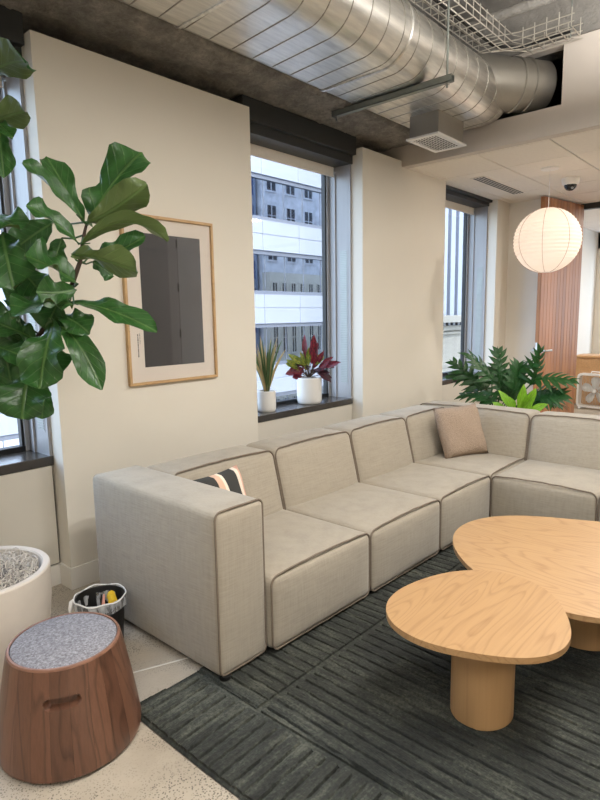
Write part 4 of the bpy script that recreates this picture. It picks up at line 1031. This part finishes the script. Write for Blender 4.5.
# ================================================================== CITY OUTSIDE
FY = 22.0
OF = thing('ribbon_window_office', 'white office block with mirrored ribbon windows across street', 'building', (2, FY, -14))
zs = {}
z_sp_bot = [8.80, 4.98, 1.16]; 
pitch_z = 3.82; z0 = 4.98-14*0
obj('core_wall', box(0, 34, .25, 12, 0, 34), 'brick', OF, False)
panel = None; pane = None; mul = None; led = None
for fl_ in range(-4, 5):
    zb = 4.98+fl_*pitch_z                                       # underside of a spandrel band
    for k in range(12):
        if panel is None:
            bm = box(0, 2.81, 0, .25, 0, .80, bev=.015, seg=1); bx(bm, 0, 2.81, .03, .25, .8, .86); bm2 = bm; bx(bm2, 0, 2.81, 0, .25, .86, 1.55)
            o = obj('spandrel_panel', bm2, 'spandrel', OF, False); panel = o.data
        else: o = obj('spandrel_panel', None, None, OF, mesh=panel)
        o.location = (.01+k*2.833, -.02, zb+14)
    for z_ in (zb-.20, zb+1.55):
        if led is None: o = obj('ledge', box(0, 34, 0, .2, 0, .19), 'ledge', OF, False); led = o.data
        else: o = obj('ledge', None, None, OF, mesh=led)
        o.location = (0, .06, z_+14)
    for k in range(22):
        if pane is None: o = obj('window_pane', box(0, 1.525, 0, .02, 0, pitch_z-1.94), 'mirror', OF, False); pane = o.data
        else: o = obj('window_pane', None, None, OF, mesh=pane)
        o.location = (.01+k*1.545, .17, zb+1.74+14)
        if k:
            if mul is None: o = obj('mullion', box(-.012, .012, 0, .03, 0, pitch_z-1.94), 'mullion', OF, False); mul = o.data
            else: o = obj('mullion', None, None, OF, mesh=mul)
            o.location = (k*1.545, .145, zb+1.74+14)
# grey brick block on our own side of the street: it shows only mirrored in the ribbon windows
def windowed(name, label, loc, Wd, Hh, Dp, wallm, panem, sx, sz, ww, wh, z00, face=1, framem='stone'):
    t = thing(name, label, 'building', loc); obj('wall', box(0, Wd, -Dp if face > 0 else 0, 0 if face > 0 else Dp, 0, Hh), wallm, t, False); pm = None; fm = None
    nx1, nz1 = int(Wd/sx), int((Hh-z00)/sz)
    for i in range(nx1):
        for j in range(nz1):
            x, z = (i+.5)*Wd/nx1, z00+j*sz; yo = .02*face
            if fm is None:
                bm = bmesh.new(); y0, y1 = sorted((0, .09*face))
                for a_ in ((-ww/2-.12, ww/2+.12, -.15, 0), (-ww/2-.12, ww/2+.12, wh, wh+.15), (-ww/2-.12, -ww/2, 0, wh), (ww/2, ww/2+.12, 0, wh), (-.04, .04, 0, wh), (-ww/2, ww/2, wh*.5-.03, wh*.5+.03)): bx(bm, a_[0], a_[1], y0, y1, a_[2], a_[3])
                f_ = obj('window_frame', bm, framem, t, False); fm = f_.data
            else: f_ = obj('window_frame', None, None, t, mesh=fm)
            f_.location = (x, 0, z)
            if pm is None: p_ = obj('pane', box(-ww/2, ww/2, *sorted((0, .03*face)), 0, wh), panem, f_, False); pm = p_.data
            else: p_ = obj('pane', None, None, f_, mesh=pm)
    return t
windowed('brick_block', 'grey brick block mirrored in the ribbon windows opposite', (40.3, 3.6, -14), 22, 44, 10, 'brick', 'darkpane', 2.6, 3.3, 1.25, 1.9, 14.5, framem='brick')
windowed('stone_arcade', 'cream arcaded stone front mirrored low in the ribbon windows', (40.0, 4.8, -14), 24, 19.8, .98, 'stone', 'darkpane', 1.3, 3.8, .6, 3.0, 4.4)
windowed('glass_tower', 'blue gridded tower mirrored in the ribbon windows opposite', (24, 3.2, -14), 16, 46, 10, 'fin', 'bluepane', 2.0, 2.6, 1.3, 1.7, 14.0, framem='fin')
sb = windowed('stone_block', 'cream stone building with heavy cornice seen through far window', (41.3, 28, -16), 36, 16.7, 10, 'stone', 'darkpane', 3.6, 4.2, 1.45, 2.4, .5, face=-1)
for (z_, hh_, pr_) in ((16.7, .7, 1.0), (15.9, .5, .45), (15.5, .25, .25)): obj('cornice', box(-.5, 36.5, -pr_, 0, z_-.0, z_+hh_), 'stone', sb, False)
dm = None
for k in range(36):
    if dm is None: o = obj('dentil', box(0, .45, -.75, 0, 0, .3), 'darkpane', sb, False); dm = o.data
    else: o = obj('dentil', None, None, sb, mesh=dm)
    o.location = (.3+k*1.0, 0, 16.4)
cm = None
for k in range(30):
    if cm is None: o = obj('stone_course', box(0, 36, -.07, 0, 0, .40), 'stone', sb, False); cm = o.data
    else: o = obj('stone_course', None, None, sb, mesh=cm)
    o.location = (0, 0, .1+k*.5)
for o in list(sb.children):
    if o.name.startswith('stone_course'):
        z = o.location.z
        if any(z < .5+j*4.2+2.6 and z+.4 > .3+j*4.2 for j in range(4)): o.scale.x = 1; o.location.y = .05
tw = thing('finned_tower', 'pale blue tower with vertical fins beyond the far window', 'building', (44, 40, -16))
obj('curtain_wall', box(0, 52, 0, 14, 0, 75), 'bluepane', tw, False); fm = None
for k in range(22):
    if fm is None: o = obj('fin', box(0, 1.3, -.6, 0, 0, 75), 'fin', tw, False); fm = o.data
    else: o = obj('fin', None, None, tw, mesh=fm)
    o.location = (.2+k*2.3, 0, 0)
gd = obj('street', box(-60, 120, 3.7, 60, -16.3, -16), 'asphalt', None, False); gd['kind'] = 'structure'; gd['label'] = 'grey street far below the windows'; gd['category'] = 'street'
